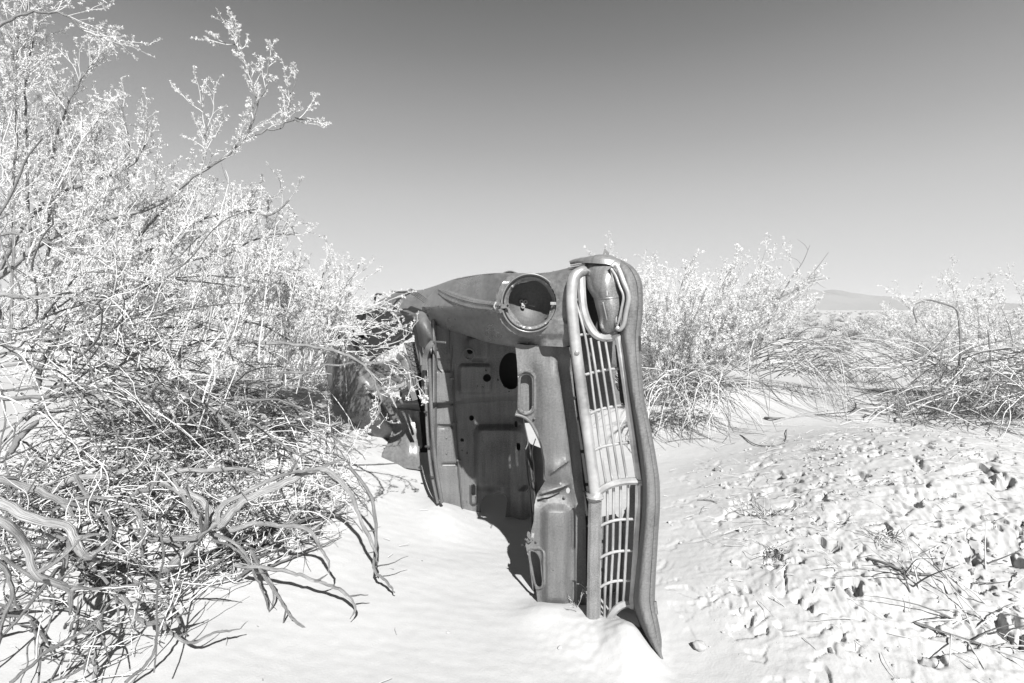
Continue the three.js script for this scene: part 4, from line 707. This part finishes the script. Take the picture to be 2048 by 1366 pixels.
{
  const a = thing('dead_shrub', 'dense tangle of bleached arching stems under the big leafy bush', 'dead shrub', onGround(-1.7, -3.3));
  tangle(a, 21, [
    [.017, .010, A3([[-40, 800, 2.1], [60, 795, 2.15], [118, 790, 2.2], [190, 772, 2.25], [265, 768, 2.3], [354, 784, 2.3], [425, 820, 2.3], [466, 873, 2.3], [481, 925, 2.3]])],
    [.013, .008, A3([[300, 770, 2.3], [354, 779, 2.32], [430, 805, 2.34], [501, 843, 2.35], [555, 885, 2.35], [620, 925, 2.35]])],
    [.013, .006, A3([[440, 800, 2.5], [500, 795, 2.5], [560, 800, 2.5], [610, 825, 2.48], [650, 860, 2.45], [690, 905, 2.42], [700, 935, 2.4]])],
    [.016, .010, A3([[315, 862, 2.35], [350, 858, 2.35], [378, 842, 2.36], [400, 822, 2.4], [412, 820, 2.42]])],
    [.020, .014, A3([[75, 780, 2.5], [90, 730, 2.52], [112, 695, 2.55], [130, 660, 2.6], [160, 620, 2.7]]), M.woodDark],
    [.012, .008, A3([[340, 770, 2.5], [355, 740, 2.5], [362, 700, 2.52], [385, 685, 2.55], [440, 680, 2.6], [490, 684, 2.6]]), M.woodDark],
    [.020, .014, A3([[20, 905, 2.0], [35, 880, 2.02], [60, 845, 2.05], [75, 840, 2.08]]), M.woodDark],
    [.011, .006, A3([[-20, 712, 2.2], [30, 712, 2.2], [80, 728, 2.2], [120, 750, 2.2], [140, 775, 2.2]])],
    [.009, .005, A3([[-20, 780, 2.0], [60, 783, 2.0], [160, 770, 2.05], [200, 770, 2.1]])],
    [.009, .005, A3([[0, 690, 2.3], [80, 700, 2.3], [160, 690, 2.35], [250, 690, 2.4], [330, 688, 2.5], [430, 685, 2.6], [560, 705, 2.6]])],
  ], 380, (r, i) => {
    if (i % 4 === 3) { const az = 1.2 + (r() - .5) * 2.4, el = -.2 + r() * .9; return { p: P(-90 + 330 * r(), 620 + 170 * r(), 2.1 + .9 * r()), d: V(Math.sin(az) * Math.cos(el), Math.sin(el), Math.cos(az) * .5), len: .5 + r() * .7, rad: i < 190 ? .004 + .007 * r() * r() : .002 + .003 * r(), lift: -.5 - r() }; }
    const sel = r(); let c;
    if (sel < .2) c = [-2.35 + (r() - .5) * .7, -2.75 + (r() - .5) * .9]; else if (sel < .5) c = [-1.75 + (r() - .5) * 1.3, -3.15 + (r() - .5) * 1.1]; else if (sel < .75) c = [-1.35 + (r() - .5) * .7, -3.0 + (r() - .5) * .8]; else c = [-2.0 + (r() - .5) * .9, -2.5 + (r() - .5) * .6];
    const az = (r() < .7 ? .9 : -1.6) + (r() - .5) * 2.2, el = -.1 + r() * r() * 1.1;
    const low = r() < .5;
    return { p: onGround(c[0], c[1], low ? .02 + r() * .08 : r() * .42), d: V(Math.sin(az) * Math.cos(el), Math.sin(el), Math.cos(az) * Math.cos(el) * .6), len: .5 + r() * .8, rad: i < 190 ? .004 + .008 * r() * r() * r() : .0018 + .003 * r(), lift: -.9 - r() };
  });
  const b = thing('dead_shrub', 'gnarled silvery root crown with thick splayed branches on the sand', 'dead shrub', G(410, 1120));
  const c0 = [410, 1067, 2.02];
  tangle(b, 31, [
    [.034, .022, A3([[332, 1140, 2.0], [360, 1118, 2.0], [395, 1085, 2.01], [425, 1062, 2.02], [448, 1040, 2.03]]), M.wood, .8],
    [.034, .012, A3([[430, 1060, 2.02], [455, 1030, 2.03], [490, 1010, 2.05], [531, 985, 2.08], [578, 958, 2.12], [625, 945, 2.15], [660, 950, 2.15], [700, 985, 2.12], [722, 1040, 2.08], [745, 1090, 2.03], [755, 1130, 2.0]]), M.woodPale, .7],
    [.022, .010, A3([[435, 1055, 2.02], [445, 1020, 2.03], [480, 988, 2.05], [540, 965, 2.08], [600, 945, 2.1], [640, 941, 2.12]]), M.woodPale],
    [.028, .016, A3([[430, 1040, 2.02], [400, 1000, 2.06], [365, 980, 2.1], [330, 965, 2.15], [300, 968, 2.2]]), M.woodPale],
    [.018, .010, A3([[412, 1058, 2.02], [385, 1025, 2.04], [360, 990, 2.06], [330, 972, 2.1]]), M.woodPale],
    [.020, .012, A3([[395, 1075, 2.0], [340, 1075, 2.0], [300, 1088, 1.98], [250, 1100, 1.95], [200, 1100, 1.92], [170, 1105, 1.9]]), M.wood],
    [.020, .006, A3([[460, 1060, 2.02], [500, 1047, 2.02], [560, 1047, 2.0], [610, 1060, 1.98], [640, 1080, 1.95], [655, 1120, 1.92], [660, 1150, 1.9]]), M.woodPale],
    [.016, .006, A3([[470, 1130, 1.95], [530, 1128, 1.95], [590, 1140, 1.93], [640, 1160, 1.9], [690, 1190, 1.86], [705, 1215, 1.84], [700, 1238, 1.83]]), M.woodPale],
    [.010, .005, A3([[425, 1080, 2.0], [470, 1100, 1.98], [510, 1150, 1.95], [535, 1190, 1.92], [540, 1230, 1.9]]), M.wood],
    [.012, .006, A3([[430, 1070, 2.0], [470, 1090, 1.99], [505, 1125, 1.98], [530, 1155, 1.95], [545, 1185, 1.93], [540, 1235, 1.9]]), M.woodPale],
    [.012, .008, A3([[500, 1100, 1.96], [530, 1150, 1.92], [570, 1200, 1.88], [600, 1240, 1.85], [632, 1275, 1.82]]), M.wood],
    [.014, .009, A3([[700, 935, 2.3], [735, 1000, 2.2], [745, 1080, 2.12], [755, 1130, 2.05], [768, 1160, 2.02], [790, 1185, 2.0]]), M.wood],
    [.026, .016, A3([[100, 985, 2.15], [150, 960, 2.16], [215, 945, 2.18], [280, 935, 2.2], [330, 905, 2.25]]), M.woodPale],
    [.022, .012, A3([[310, 958, 2.2], [360, 945, 2.22], [420, 940, 2.22], [480, 945, 2.22], [540, 955, 2.22]]), M.woodPale],
    [.018, .012, A3([[250, 1010, 2.1], [275, 990, 2.12], [300, 975, 2.14], [312, 960, 2.16]]), M.wood],
  ], 125, (r, i) => {
    const q = r() < .55 ? G(470 + 200 * r(), 1000 + 130 * r(), .03) : G(380 + 220 * r(), 1090 + 90 * r(), .02), az = r() * 6.28, el = r() * .9;
    return { p: q, d: V(Math.sin(az), Math.sin(el), Math.cos(az)), len: .15 + r() * .4, rad: i < 60 ? .004 + .004 * r() : .0015 + .0025 * r(), lift: -2.5 };
  });
  const c = thing('dead_shrub', 'weathered thick stems spilling down the sand at the lower left', 'dead shrub', G(120, 1180));
  tangle(c, 41, [
    [.030, .018, A3([[-60, 935, 1.75], [20, 965, 1.78], [70, 985, 1.8], [110, 1010, 1.8], [150, 1035, 1.8]]), M.wood],
    [.032, .020, A3([[-60, 990, 1.65], [0, 1010, 1.66], [70, 1040, 1.68], [130, 1065, 1.7], [175, 1100, 1.72], [200, 1125, 1.74]]), M.woodPale],
    [.026, .014, A3([[-40, 1020, 1.5], [20, 1050, 1.52], [45, 1100, 1.54], [90, 1140, 1.56], [120, 1180, 1.58], [140, 1230, 1.6]]), M.woodPale],
    [.016, .012, A3([[118, 1170, 1.72], [128, 1130, 1.72], [136, 1090, 1.72], [142, 1055, 1.72]]), M.wood],
    [.014, .009, A3([[150, 950, 1.95], [185, 990, 1.93], [205, 1040, 1.9], [212, 1090, 1.88], [205, 1120, 1.86]]), M.wood],
    [.012, .008, A3([[100, 1025, 1.85], [150, 1004, 1.86], [215, 1004, 1.87], [265, 1020, 1.87], [288, 1050, 1.86], [285, 1100, 1.85]]), M.woodPale],
    [.010, .006, A3([[0, 1110, 1.5], [80, 1160, 1.55], [150, 1185, 1.6], [240, 1170, 1.65], [300, 1160, 1.7], [400, 1170, 1.78], [460, 1180, 1.8]]), M.woodPale],
    [.013, .008, A3([[-10, 1110, 1.35], [3, 1180, 1.35], [4, 1260, 1.38], [-4, 1300, 1.4]]), M.woodPale],
    [.014, .010, A3([[195, 1240, 1.6], [200, 1280, 1.58], [190, 1310, 1.56], [176, 1340, 1.54], [182, 1380, 1.52]]), M.woodPale],
    [.012, .007, A3([[320, 1240, 1.66], [345, 1262, 1.65], [385, 1278, 1.64], [430, 1272, 1.66], [480, 1258, 1.7]]), M.woodPale],
    [.016, .010, A3([[225, 1170, 1.7], [255, 1200, 1.68], [290, 1235, 1.66], [320, 1250, 1.65]]), M.wood],
    [.008, .005, A3([[60, 1240, 1.5], [90, 1290, 1.5], [120, 1300, 1.5], [150, 1250, 1.5], [160, 1190, 1.52]]), M.wood],
    [.009, .005, A3([[250, 1366, 1.5], [290, 1310, 1.55], [320, 1262, 1.6], [340, 1230, 1.66], [380, 1170, 1.75]]), M.wood],
    [.010, .006, A3([[20, 1366, 1.4], [60, 1330, 1.42], [110, 1300, 1.45], [180, 1250, 1.5], [240, 1180, 1.58]]), M.wood],
  ], 85, (r, i) => {
    const x = -60 + 330 * r(), y = 960 + 330 * r() * (x < 160 ? 1 : .7), q = G(x, y, .02 + .1 * r() * r()), az = (r() - .35) * 3.6, el = r() * 1.1;
    return { p: q, d: V(Math.sin(az), Math.sin(el), Math.cos(az) * .7), len: .2 + r() * .5, rad: i < 70 ? .004 + .006 * r() * r() : .0015 + .0025 * r(), lift: -2.2 };
  });
}
// a shrub seen whole: leaning stems with twigs and leaves, dead arching stems at its foot
function shrub(name, label, cat, pos, seed, { h, w, n, droop = 0, leafSize = .014, leaves = 5, stemRad = .006, side = 5, dark = .2, sticks = 0, group, big = 60, lean = [0, 0], sprays = 5 }) {
  const root = thing(name, label, cat, pos, group), B = new Plant(seed), r = B.r;
  for (let i = 0; i < n; i++) {
    const a = r() * 6.283, rad = Math.sqrt(r()) * .32 * w, p = onGround(pos.x + Math.cos(a) * rad, pos.z + Math.sin(a) * rad * .8, -.01), out = .25 + .9 * r() * (w / h);
    const d = V(Math.cos(a) * out + lean[0], .7 + .5 * r(), Math.sin(a) * out + lean[1]).normalize(), len = h * (.55 + .55 * r()), pts = B.walk(p, d, len, 10, .22, .15 * (1 - r() * 1.6));
    const g = tube(pts, taper(stemRad * (.6 + .6 * r()), .0015), 4, { cap: false }); const k = r();
    if (i < big) B.big.push([g, k < dark ? M.woodDark : M.wood, 'stem']); else (k < dark ? B.dark : B.thin).push(g);
    for (let j = 0; j < sprays; j++) { const t = .3 + .7 * r(); B.spray(B.at(pts, t), B.tan(pts, t).add(V((r() - .5) * 1.3, .25, (r() - .5) * 1.3)).normalize(), (.10 + .16 * r()) * Math.max(.6, h), { side, leaves, size: leafSize, lift: .8, rad: .002 }); }
  }
  for (let i = 0; i < droop; i++) {
    const a = r() * 6.283, rad = Math.sqrt(r()) * .3 * w, p = onGround(pos.x + Math.cos(a) * rad, pos.z + Math.sin(a) * rad, .05 + .3 * r() * h), el = .1 + .8 * r();
    const pts = B.walk(p, V(Math.cos(a) * Math.cos(el), Math.sin(el), Math.sin(a) * Math.cos(el)), w * (.35 + .45 * r()), 14, .14, -2.2 / w, .008), g = tube(pts, taper(stemRad * (.5 + .5 * r()), .0015), 4, { cap: false });
    const k = r(); if (i < big) B.big.push([g, k < dark ? M.woodDark : M.woodPale, 'stem']); else (k < dark ? B.dark : B.thin).push(g);
    B.bare(pts, 2, .18 * w, .0018, { floor: .006, list: k < dark ? B.dark : B.thin });
  }
  B.put(root, M.leafFar, M.thin);
  return B;
}
{
  // behind the wreck on the right
  const p1 = onGround(1.62, -5.3);
  shrub('creosote_bush', 'feathery pale bush right behind the wreck with drooping dry stems', 'bush', p1, 51, { h: 1.38, w: 1.25, n: 190, droop: 70, leafSize: .014, leaves: 8, side: 6, dark: .12, sprays: 8 });
  const r1 = thing('dead_shrub', 'fan of drooping dry stems at the foot of the feathery bush', 'dead shrub', onGround(1.35, -4.35)), B1 = new Plant(52), q = B1.r;
  for (let i = 0; i < 170; i++) {
    const s = P(1330 + 130 * q(), 745 + 60 * q(), 4.5 - .3 * q()), a = (q() - .62) * 2.6, pts = B1.walk(s, V(Math.sin(a) * 1.1, .2 + .8 * q(), .5 + .6 * q()).normalize(), .25 + .75 * q() * q(), 14, .26, -2.2 - 1.6 * q(), .008), g = tube(pts, taper(.0042, .0018), 4, { cap: false });
    if (i < 60) B1.big.push([g, q() < .25 ? M.woodDark : M.woodPale, 'stem']); else (q() < .2 ? B1.dark : B1.thin).push(g);
    B1.bare(pts, 1, .16, .0016, { floor: .006 });
  }
  B1.put(r1, M.leafFar, M.thin);
  const r2 = thing('dead_branch', 'dark forked dead branch sticking up out of the feathery bush', 'branch', onGround(2.3, -4.9)), B2 = new Plant(53);
  for (const [a, b, l] of [[.011, .007, [[1520, 690, 4.8], [1535, 650, 4.8], [1548, 620, 4.8], [1562, 594, 4.8]]], [.007, .002, [[1562, 594, 4.8], [1580, 560, 4.8], [1605, 525, 4.8], [1620, 490, 4.8]]], [.007, .002, [[1562, 594, 4.8], [1590, 580, 4.8], [1630, 540, 4.8], [1657, 505, 4.8]]], [.009, .006, [[1562, 594, 4.8], [1530, 608, 4.8], [1508, 620, 4.8], [1488, 618, 4.8]]], [.005, .002, [[1590, 576, 4.8], [1625, 562, 4.8], [1660, 556, 4.8]]], [.004, .002, [[1508, 620, 4.8], [1518, 606, 4.8], [1545, 600, 4.8]]]]) { const pts = spline(A3(l), 20); B2.big.push([tube(pts, taper(a, b), 6, { rough: .3 }), M.woodDark, 'limb']); B2.bare(pts, 2, .12, .002, { list: B2.dark }); }
  B2.put(r2);
  const r3 = thing('dead_shrub', 'low arching stems trailing right from the feathery bush', 'dead shrub', onGround(2.9, -5.1)), B3 = new Plant(54), q3 = B3.r;
  for (let i = 0; i < 130; i++) {
    const s = P(1480 + 190 * q3(), 690 + 70 * q3(), 5.2 - .4 * q3()), a = .2 + (q3() - .3) * 2.2, pts = B3.walk(s, V(Math.sin(a), .5 + .5 * q3(), Math.cos(a) * .8).normalize(), .5 + .8 * q3(), 14, .14, -2.0, .008), g = tube(pts, taper(.004, .0015), 4, { cap: false });
    if (i < 70) B3.big.push([g, q3() < .25 ? M.woodDark : M.woodPale, 'stem']); else (q3() < .15 ? B3.dark : B3.thin).push(g);
  }
  B3.put(r3, M.leafFar, M.thin);
  // far right
  shrub('creosote_bush', 'wide twiggy bush filling the right edge behind the crusted bank', 'bush', onGround(5.0, -4.8), 61, { h: 1.2, w: 1.9, n: 190, droop: 90, leafSize: .0135, leaves: 8, side: 6, dark: .15, sprays: 8 });
  const r4 = thing('dead_shrub', 'bleached dead limbs crossing in front of the right-hand bush', 'dead shrub', onGround(3.7, -3.9)), B4 = new Plant(62), q4 = B4.r;
  for (const [a, b, l] of [[.010, .006, [[1905, 770, 4.0], [1920, 720, 4.0], [1918, 640, 4.0], [1912, 618, 4.0], [1880, 605, 4.0], [1850, 600, 4.0], [1828, 614, 4.0], [1834, 645, 4.0]]], [.009, .005, [[1735, 745, 3.9], [1790, 735, 3.9], [1840, 720, 3.9], [1900, 665, 3.95], [1905, 650, 4.0]]], [.009, .005, [[1890, 780, 3.8], [1910, 760, 3.8], [1940, 738, 3.8], [1955, 735, 3.8]]], [.008, .005, [[1975, 780, 3.8], [1982, 740, 3.8], [1980, 700, 3.8], [1976, 660, 3.8]]], [.008, .004, [[1945, 815, 3.7], [1965, 790, 3.7], [1985, 760, 3.7], [2010, 735, 3.7]]], [.007, .004, [[1880, 800, 3.7], [1910, 798, 3.7], [1950, 770, 3.75], [1962, 745, 3.8]]], [.007, .004, [[1880, 735, 3.9], [1885, 700, 3.9], [1895, 670, 3.9]]], [.008, .005, [[1840, 710, 4.0], [1870, 715, 3.95], [1900, 740, 3.9]]]]) { const pts = spline(A3(l), 26); B4.big.push([tube(pts, taper(a, b), 6, { rough: .3 }), M.woodPale, 'limb']); B4.bare(pts, 4, .2, .002, {}); }
  for (let i = 0; i < 260; i++) {
    const s = P(1770 + 330 * Math.sqrt(q4()), 700 + 120 * q4(), 4.4 - .6 * q4()), a = (q4() - .5) * 5, pts = B4.walk(s, V(Math.sin(a), (q4() - .3) * 1.2, Math.cos(a) * .7).normalize(), .3 + .5 * q4(), 12, .3, -1.2, .008), g = tube(pts, taper(.0045, .0018), 4, { cap: false });
    if (i < 110) B4.big.push([g, q4() < .3 ? M.woodDark : M.woodPale, 'stem']); else (q4() < .22 ? B4.dark : B4.thin).push(g);
  }
  B4.put(r4, M.leafFar, M.thin);
  shrub('desert_plant', 'small twiggy plant on the crest of the crusted bank', 'plant', G(1838, 822), 63, { h: .17, w: .5, n: 40, droop: 24, leafSize: .007, leaves: 3, stemRad: .003, side: 3, dark: .55, sprays: 2 });
  shrub('desert_plant', 'small dry grassy plant on the slope in the gap between the right-hand bushes', 'plant', onGround(5.6, -8.2), 64, { h: .55, w: .8, n: 40, droop: 10, leafSize: .014, leaves: 3, side: 3, dark: .5, sprays: 3 });
  // pale bushes behind the big bush and the wreck
  const back = [['tall hazy bush on the horizon behind the left bush', 470, 6.5, 1.5, 2.3], ['pale bush on the horizon between the big bush and the wreck', 600, 7.5, 1.45, 2.2], ['soft pale bush on the horizon just left of the wreck', 705, 8.2, 1.05, 2.2], ['low pale bush on the horizon right behind the wreck roof', 830, 8.8, 1.15, 2.2], ['hazy bush on the horizon farthest left in the gap of the crown', 330, 7.2, 1.4, 2.4]];
  back.forEach(([l, x, d, h, w], k) => { const s = P(x, 620, d); shrub('creosote_bush', l, 'bush', onGround(s.x, s.z), 70 + k, { h, w, n: 85, droop: 10, leafSize: .022, leaves: 8, side: 5, dark: .05, sprays: 6, big: 12 }); });
}
{ // scrub on the plain: the nearer ones singly, the rest as one mass
  const q = rng(91), mk = (seed, h) => { const B = new Plant(seed), r = B.r; for (let i = 0; i < 34; i++) { const a = r() * 6.283, d = V(Math.cos(a) * .9, .5 + .7 * r(), Math.sin(a) * .9).normalize(), pts = B.walk(V(0, -.03, 0), d, h * (.5 + .6 * r()), 6, .25, .1); B.thin.push(tube(pts, taper(.012, .004), 3, { cap: false })); for (let j = 0; j < 16; j++) { const t = .35 + .65 * r(), p = B.at(pts, t); p.add(V((r() - .5) * .16, (r() - .5) * .12, (r() - .5) * .16)); B.leaf(p, B.tan(pts, t), .05); } } return B; };
  const near = [[1690, 15, .55], [1745, 19, .6], [1640, 22, .7], [1790, 26, .7], [1715, 30, .8], [1830, 17, .5]];
  const names = ['nearest of the small scrub bushes on the plain, above the grassy plant', 'round scrub bush on the plain under the middle of the mountains', 'scrub bush on the plain beside the forked dead branch', 'scrub bush on the plain under the right end of the mountains', 'small distant scrub bush at the foot of the mountains', 'scrub bush on the plain touching the right-hand bush'];
  near.forEach(([x, d, h], k) => { const s = P(x, 640, d), o = onGround(s.x, s.z), root = thing('scrub_bush', names[k], 'scrub bush', o), B = mk(92 + k, h); B.thin.forEach(g => g.translate(o.x, o.y, o.z)); B.leaves.forEach(m => { m.elements[12] += o.x; m.elements[13] += o.y; m.elements[14] += o.z; }); B.put(root, M.scrub, M.twig); });
  const B = mk(99, .7), g = merge([...B.thin, ...B.leaves.map(m => { const q2 = leafPair.clone(); q2.applyMatrix4(m); return q2; })]);
  const N = 1500, im = new THREE.InstancedMesh(g, M.scrub, N), m = new THREE.Matrix4(), qq = new THREE.Quaternion();
  for (let i = 0; i < N; i++) { const d = 24 * Math.pow(30, Math.pow(q(), .8)), a = (q() - .5) * 2.0, x = Math.sin(a) * d, z = -Math.cos(a) * d, s = .7 + .9 * q(); qq.setFromAxisAngle(V(0, 1, 0), q() * 6.28); im.setMatrixAt(i, m.compose(onGround(x, z), qq, V(s * 1.2, s * .85, s * 1.2))); }
  im.name = 'distant_scrub'; im.userData = { kind: 'stuff', label: 'pale scrub scattered over the far plain', category: 'scrub' }; im.castShadow = im.receiveShadow = true; scene.add(im);
}

// ---------------------------------------------------------------- small things on the sand
function lump(seed, r) { const g = mergeVertices(new THREE.IcosahedronGeometry(r, r === 1 ? 1 : 3).deleteAttribute('normal').deleteAttribute('uv')), p = g.attributes.position; for (let i = 0; i < p.count; i++) { const k = 1 + .38 * noise(p.getX(i) / r * 1.1 + seed * 5, p.getY(i) / r * 1.1, p.getZ(i) / r * 1.1) + .22 * noise(p.getX(i) / r * 2.7, p.getY(i) / r * 2.7 + seed, p.getZ(i) / r * 2.7); p.setXYZ(i, p.getX(i) * k, p.getY(i) * k * .72, p.getZ(i) * k); } if (r === 1) { const f = g.toNonIndexed(); f.computeVertexNormals(); return f; } g.computeVertexNormals(); return g; }
{
  const q = rng(131), shapes = [1, 2, 3, 4].map(s => lump(s, 1)), lists = [[], [], [], []], m = new THREE.Matrix4(), qq = new THREE.Quaternion();
  for (let i = 0; i < 150000; i++) {
    const x = -2.4 + 6 * q(), z = -1.2 - 4.4 * q(), k = Math.max(crustAt(x, z), crumbAt(x, z) * .55) * (.12 + 1.2 * sm(.0, .25, fbm(x * 2.5, z * 2.5, 3, 3)));
    if (q() > k * .22 + .003) continue;
    const s = (.002 + .012 * Math.pow(q(), 6)) * (k < .05 ? .6 : 1); qq.setFromEuler(new THREE.Euler(q() * 6, q() * 6, q() * 6));
    lists[i & 3].push(m.compose(onGround(x, z, s * .15), qq, V(s * (.7 + .6 * q()), s * (.6 + .5 * q()), s)).clone());
  }
  const geos = []; lists.forEach((l, k) => { const im = new THREE.InstancedMesh(shapes[k], M.clod, l.length); l.forEach((mm, i) => im.setMatrixAt(i, mm)); im.name = 'sand_clods'; im.castShadow = im.receiveShadow = true; im.userData.kind = 'stuff'; geos.push(im); });
  const grp = new THREE.Group(); grp.name = 'sand_clods'; grp.userData = { kind: 'stuff', label: 'crumbled clods of dried mud on the crusted bank', category: 'clods' }; geos.forEach(o => { o.name = 'clods'; grp.add(o); }); scene.add(grp);
}
{ // straw and twig litter
  const q = rng(141), B = new Plant(142), L = [], D = [];
  for (let i = 0; i < 1500; i++) {
    const right = q() < .62, x = right ? .9 + 2.3 * q() : -1.9 + 1.5 * q(), z = -1.4 - 2.6 * q(), k = right ? crustAt(x, z) : .8 * crumbAt(x, z) + .10; if (q() > k) continue;
    const a = q() * 6.28, p = onGround(x, z, .006 + .02 * q() * q()), pts = B.walk(p, V(Math.cos(a), (q() - .4) * .5, Math.sin(a)), .03 + .13 * q() * q(), 5, .3, -1.5);
    (q() < .5 ? D : L).push(tube(pts, taper(.0016, .0008), 3, { cap: false }));
  }
  const grp = new THREE.Group(); grp.name = 'straw_litter'; grp.userData = { kind: 'stuff', label: 'scattered bits of dry straw and twigs on the sand', category: 'straw' }; scene.add(grp);
  part(grp, 'straw', L, M.straw, 'stuff'); part(grp, 'twigs', D, M.twig, 'stuff');
}
{ // dry tufts on the bank, each a plant of its own
  const tufts = [[1525, 1030, 'dry grass tuft on the left slope of the crusted bank', 24, .13, 0], [1870, 1165, 'bent dry stalks standing in the middle of the crusted bank', 7, .22, 1], [1945, 1160, 'pair of curved straw stalks low on the right of the bank', 6, .22, 2], [1930, 1245, 'crossed dry stalks flat on the bank near the lower right corner', 16, .25, 3], [1640, 900, 'short stubble along the crest of the crusted bank', 30, .06, 4], [1172, 1215, 'thin dry weed growing at the foot of the grille', 5, .12, 5], [1550, 1105, 'flattened dry tuft below the grass tuft on the bank', 20, .10, 6], [1770, 1080, 'matted dry grass on the shoulder of the bank', 40, .09, 7]];
  for (const [x, y, label, n, len, k] of tufts) {
    const o = G(x, y), root = thing('dry_tuft', label, 'dry grass', o), B = new Plant(150 + k), r = B.r;
    for (let i = 0; i < n; i++) { const a = r() * 6.28, sp = k === 3 || k === 6 || k === 7 ? .25 : k === 5 ? 1.6 : .9, p = onGround(o.x + (r() - .5) * len * 1.1, o.z + (r() - .5) * len * .8, -.004), pts = B.walk(p, V(Math.cos(a), sp + r() * .6, Math.sin(a)).normalize(), len * (.5 + .7 * r()), 7, .18, -1.5, .003), g = tube(pts, taper(k === 3 || k === 1 || k === 2 ? .0032 : .0017, .0009), 4, { cap: false }); B.big.push([g, r() < .65 ? M.straw : M.woodDark, 'blade']); if (k === 5) B.bare(pts, 3, .03, .001, { lift: .4 }); }
    B.put(root);
  }
}
{ // single sticks and stones
  const sticks = [[[[1735, 1118], [1775, 1140], [1820, 1155], [1862, 1160]], .006, 'long dark stick arched across the crusted bank', 'woodDark'], [[[1395, 1000], [1415, 1001], [1434, 1006]], .003, 'short dry twig on the smooth sand right of the wreck', 'wood'], [[[1945, 860], [1975, 850], [2015, 852]], .006, 'weathered stick lying on the crest of the bank by the right-hand bush', 'woodDark'], [[[1480, 870], [1520, 893], [1560, 892], [1574, 860]], .004, 'thin curved root looping on the sand before the feathery bush', 'wood'], [[[1330, 885], [1370, 880], [1425, 878]], .004, 'straight pale stick on the sand beside the hood edge', 'woodPale'], [[[1830, 1250], [1900, 1275], [2000, 1300]], .005, 'pale straight stalk lying near the lower right corner', 'woodPale'], [[[640, 930], [730, 932], [820, 926]], .004, 'thin dark root lying across the sand beside the wreck', 'wood'], [[[1530, 838], [1545, 842], [1560, 838]], .012, 'short rotten log end in the hollow below the feathery bush', 'woodDark']];
  for (const [l, rad, label, mat] of sticks) { const pts = spline(l.map(([x, y], i) => G(x, y, rad * (i % 2 ? 2.2 : .7))), 18), root = thing('stick', label, 'stick', pts[9].clone()); part(root, 'stick', tube(pts, taper(rad, rad * .6), 6, { rough: .35 }), M[mat]); const b = new Plant(170 + Math.round(l[0][0])); b.bare(pts, 2, .06, rad * .4, { floor: .002 }); part(root, 'side_twig', b.thin, M[mat]); }
  const stones = [[1399, 1297, .022, 'rounded pale stone alone on the smooth sand right of the wreck'], [2000, 945, .030, 'small stone near the right edge on top of the bank'], [1432, 941, .018, 'dark little stone on the sand right of the hood edge'], [1568, 957, .016, 'small dark stone at the left foot of the bank'], [1120, 1296, .008, 'tiny pebble on the sand below the apron']];
  stones.forEach(([x, y, s, label], k) => { const p = G(x, y, s * .35), root = thing('stone', label, 'stone', p), g = lump(20 + k, s); g.translate(p.x, p.y, p.z); part(root, 'stone', g, k === 2 || k === 3 ? M.rock : M.clod); });
}

renderer.render(scene, camera);
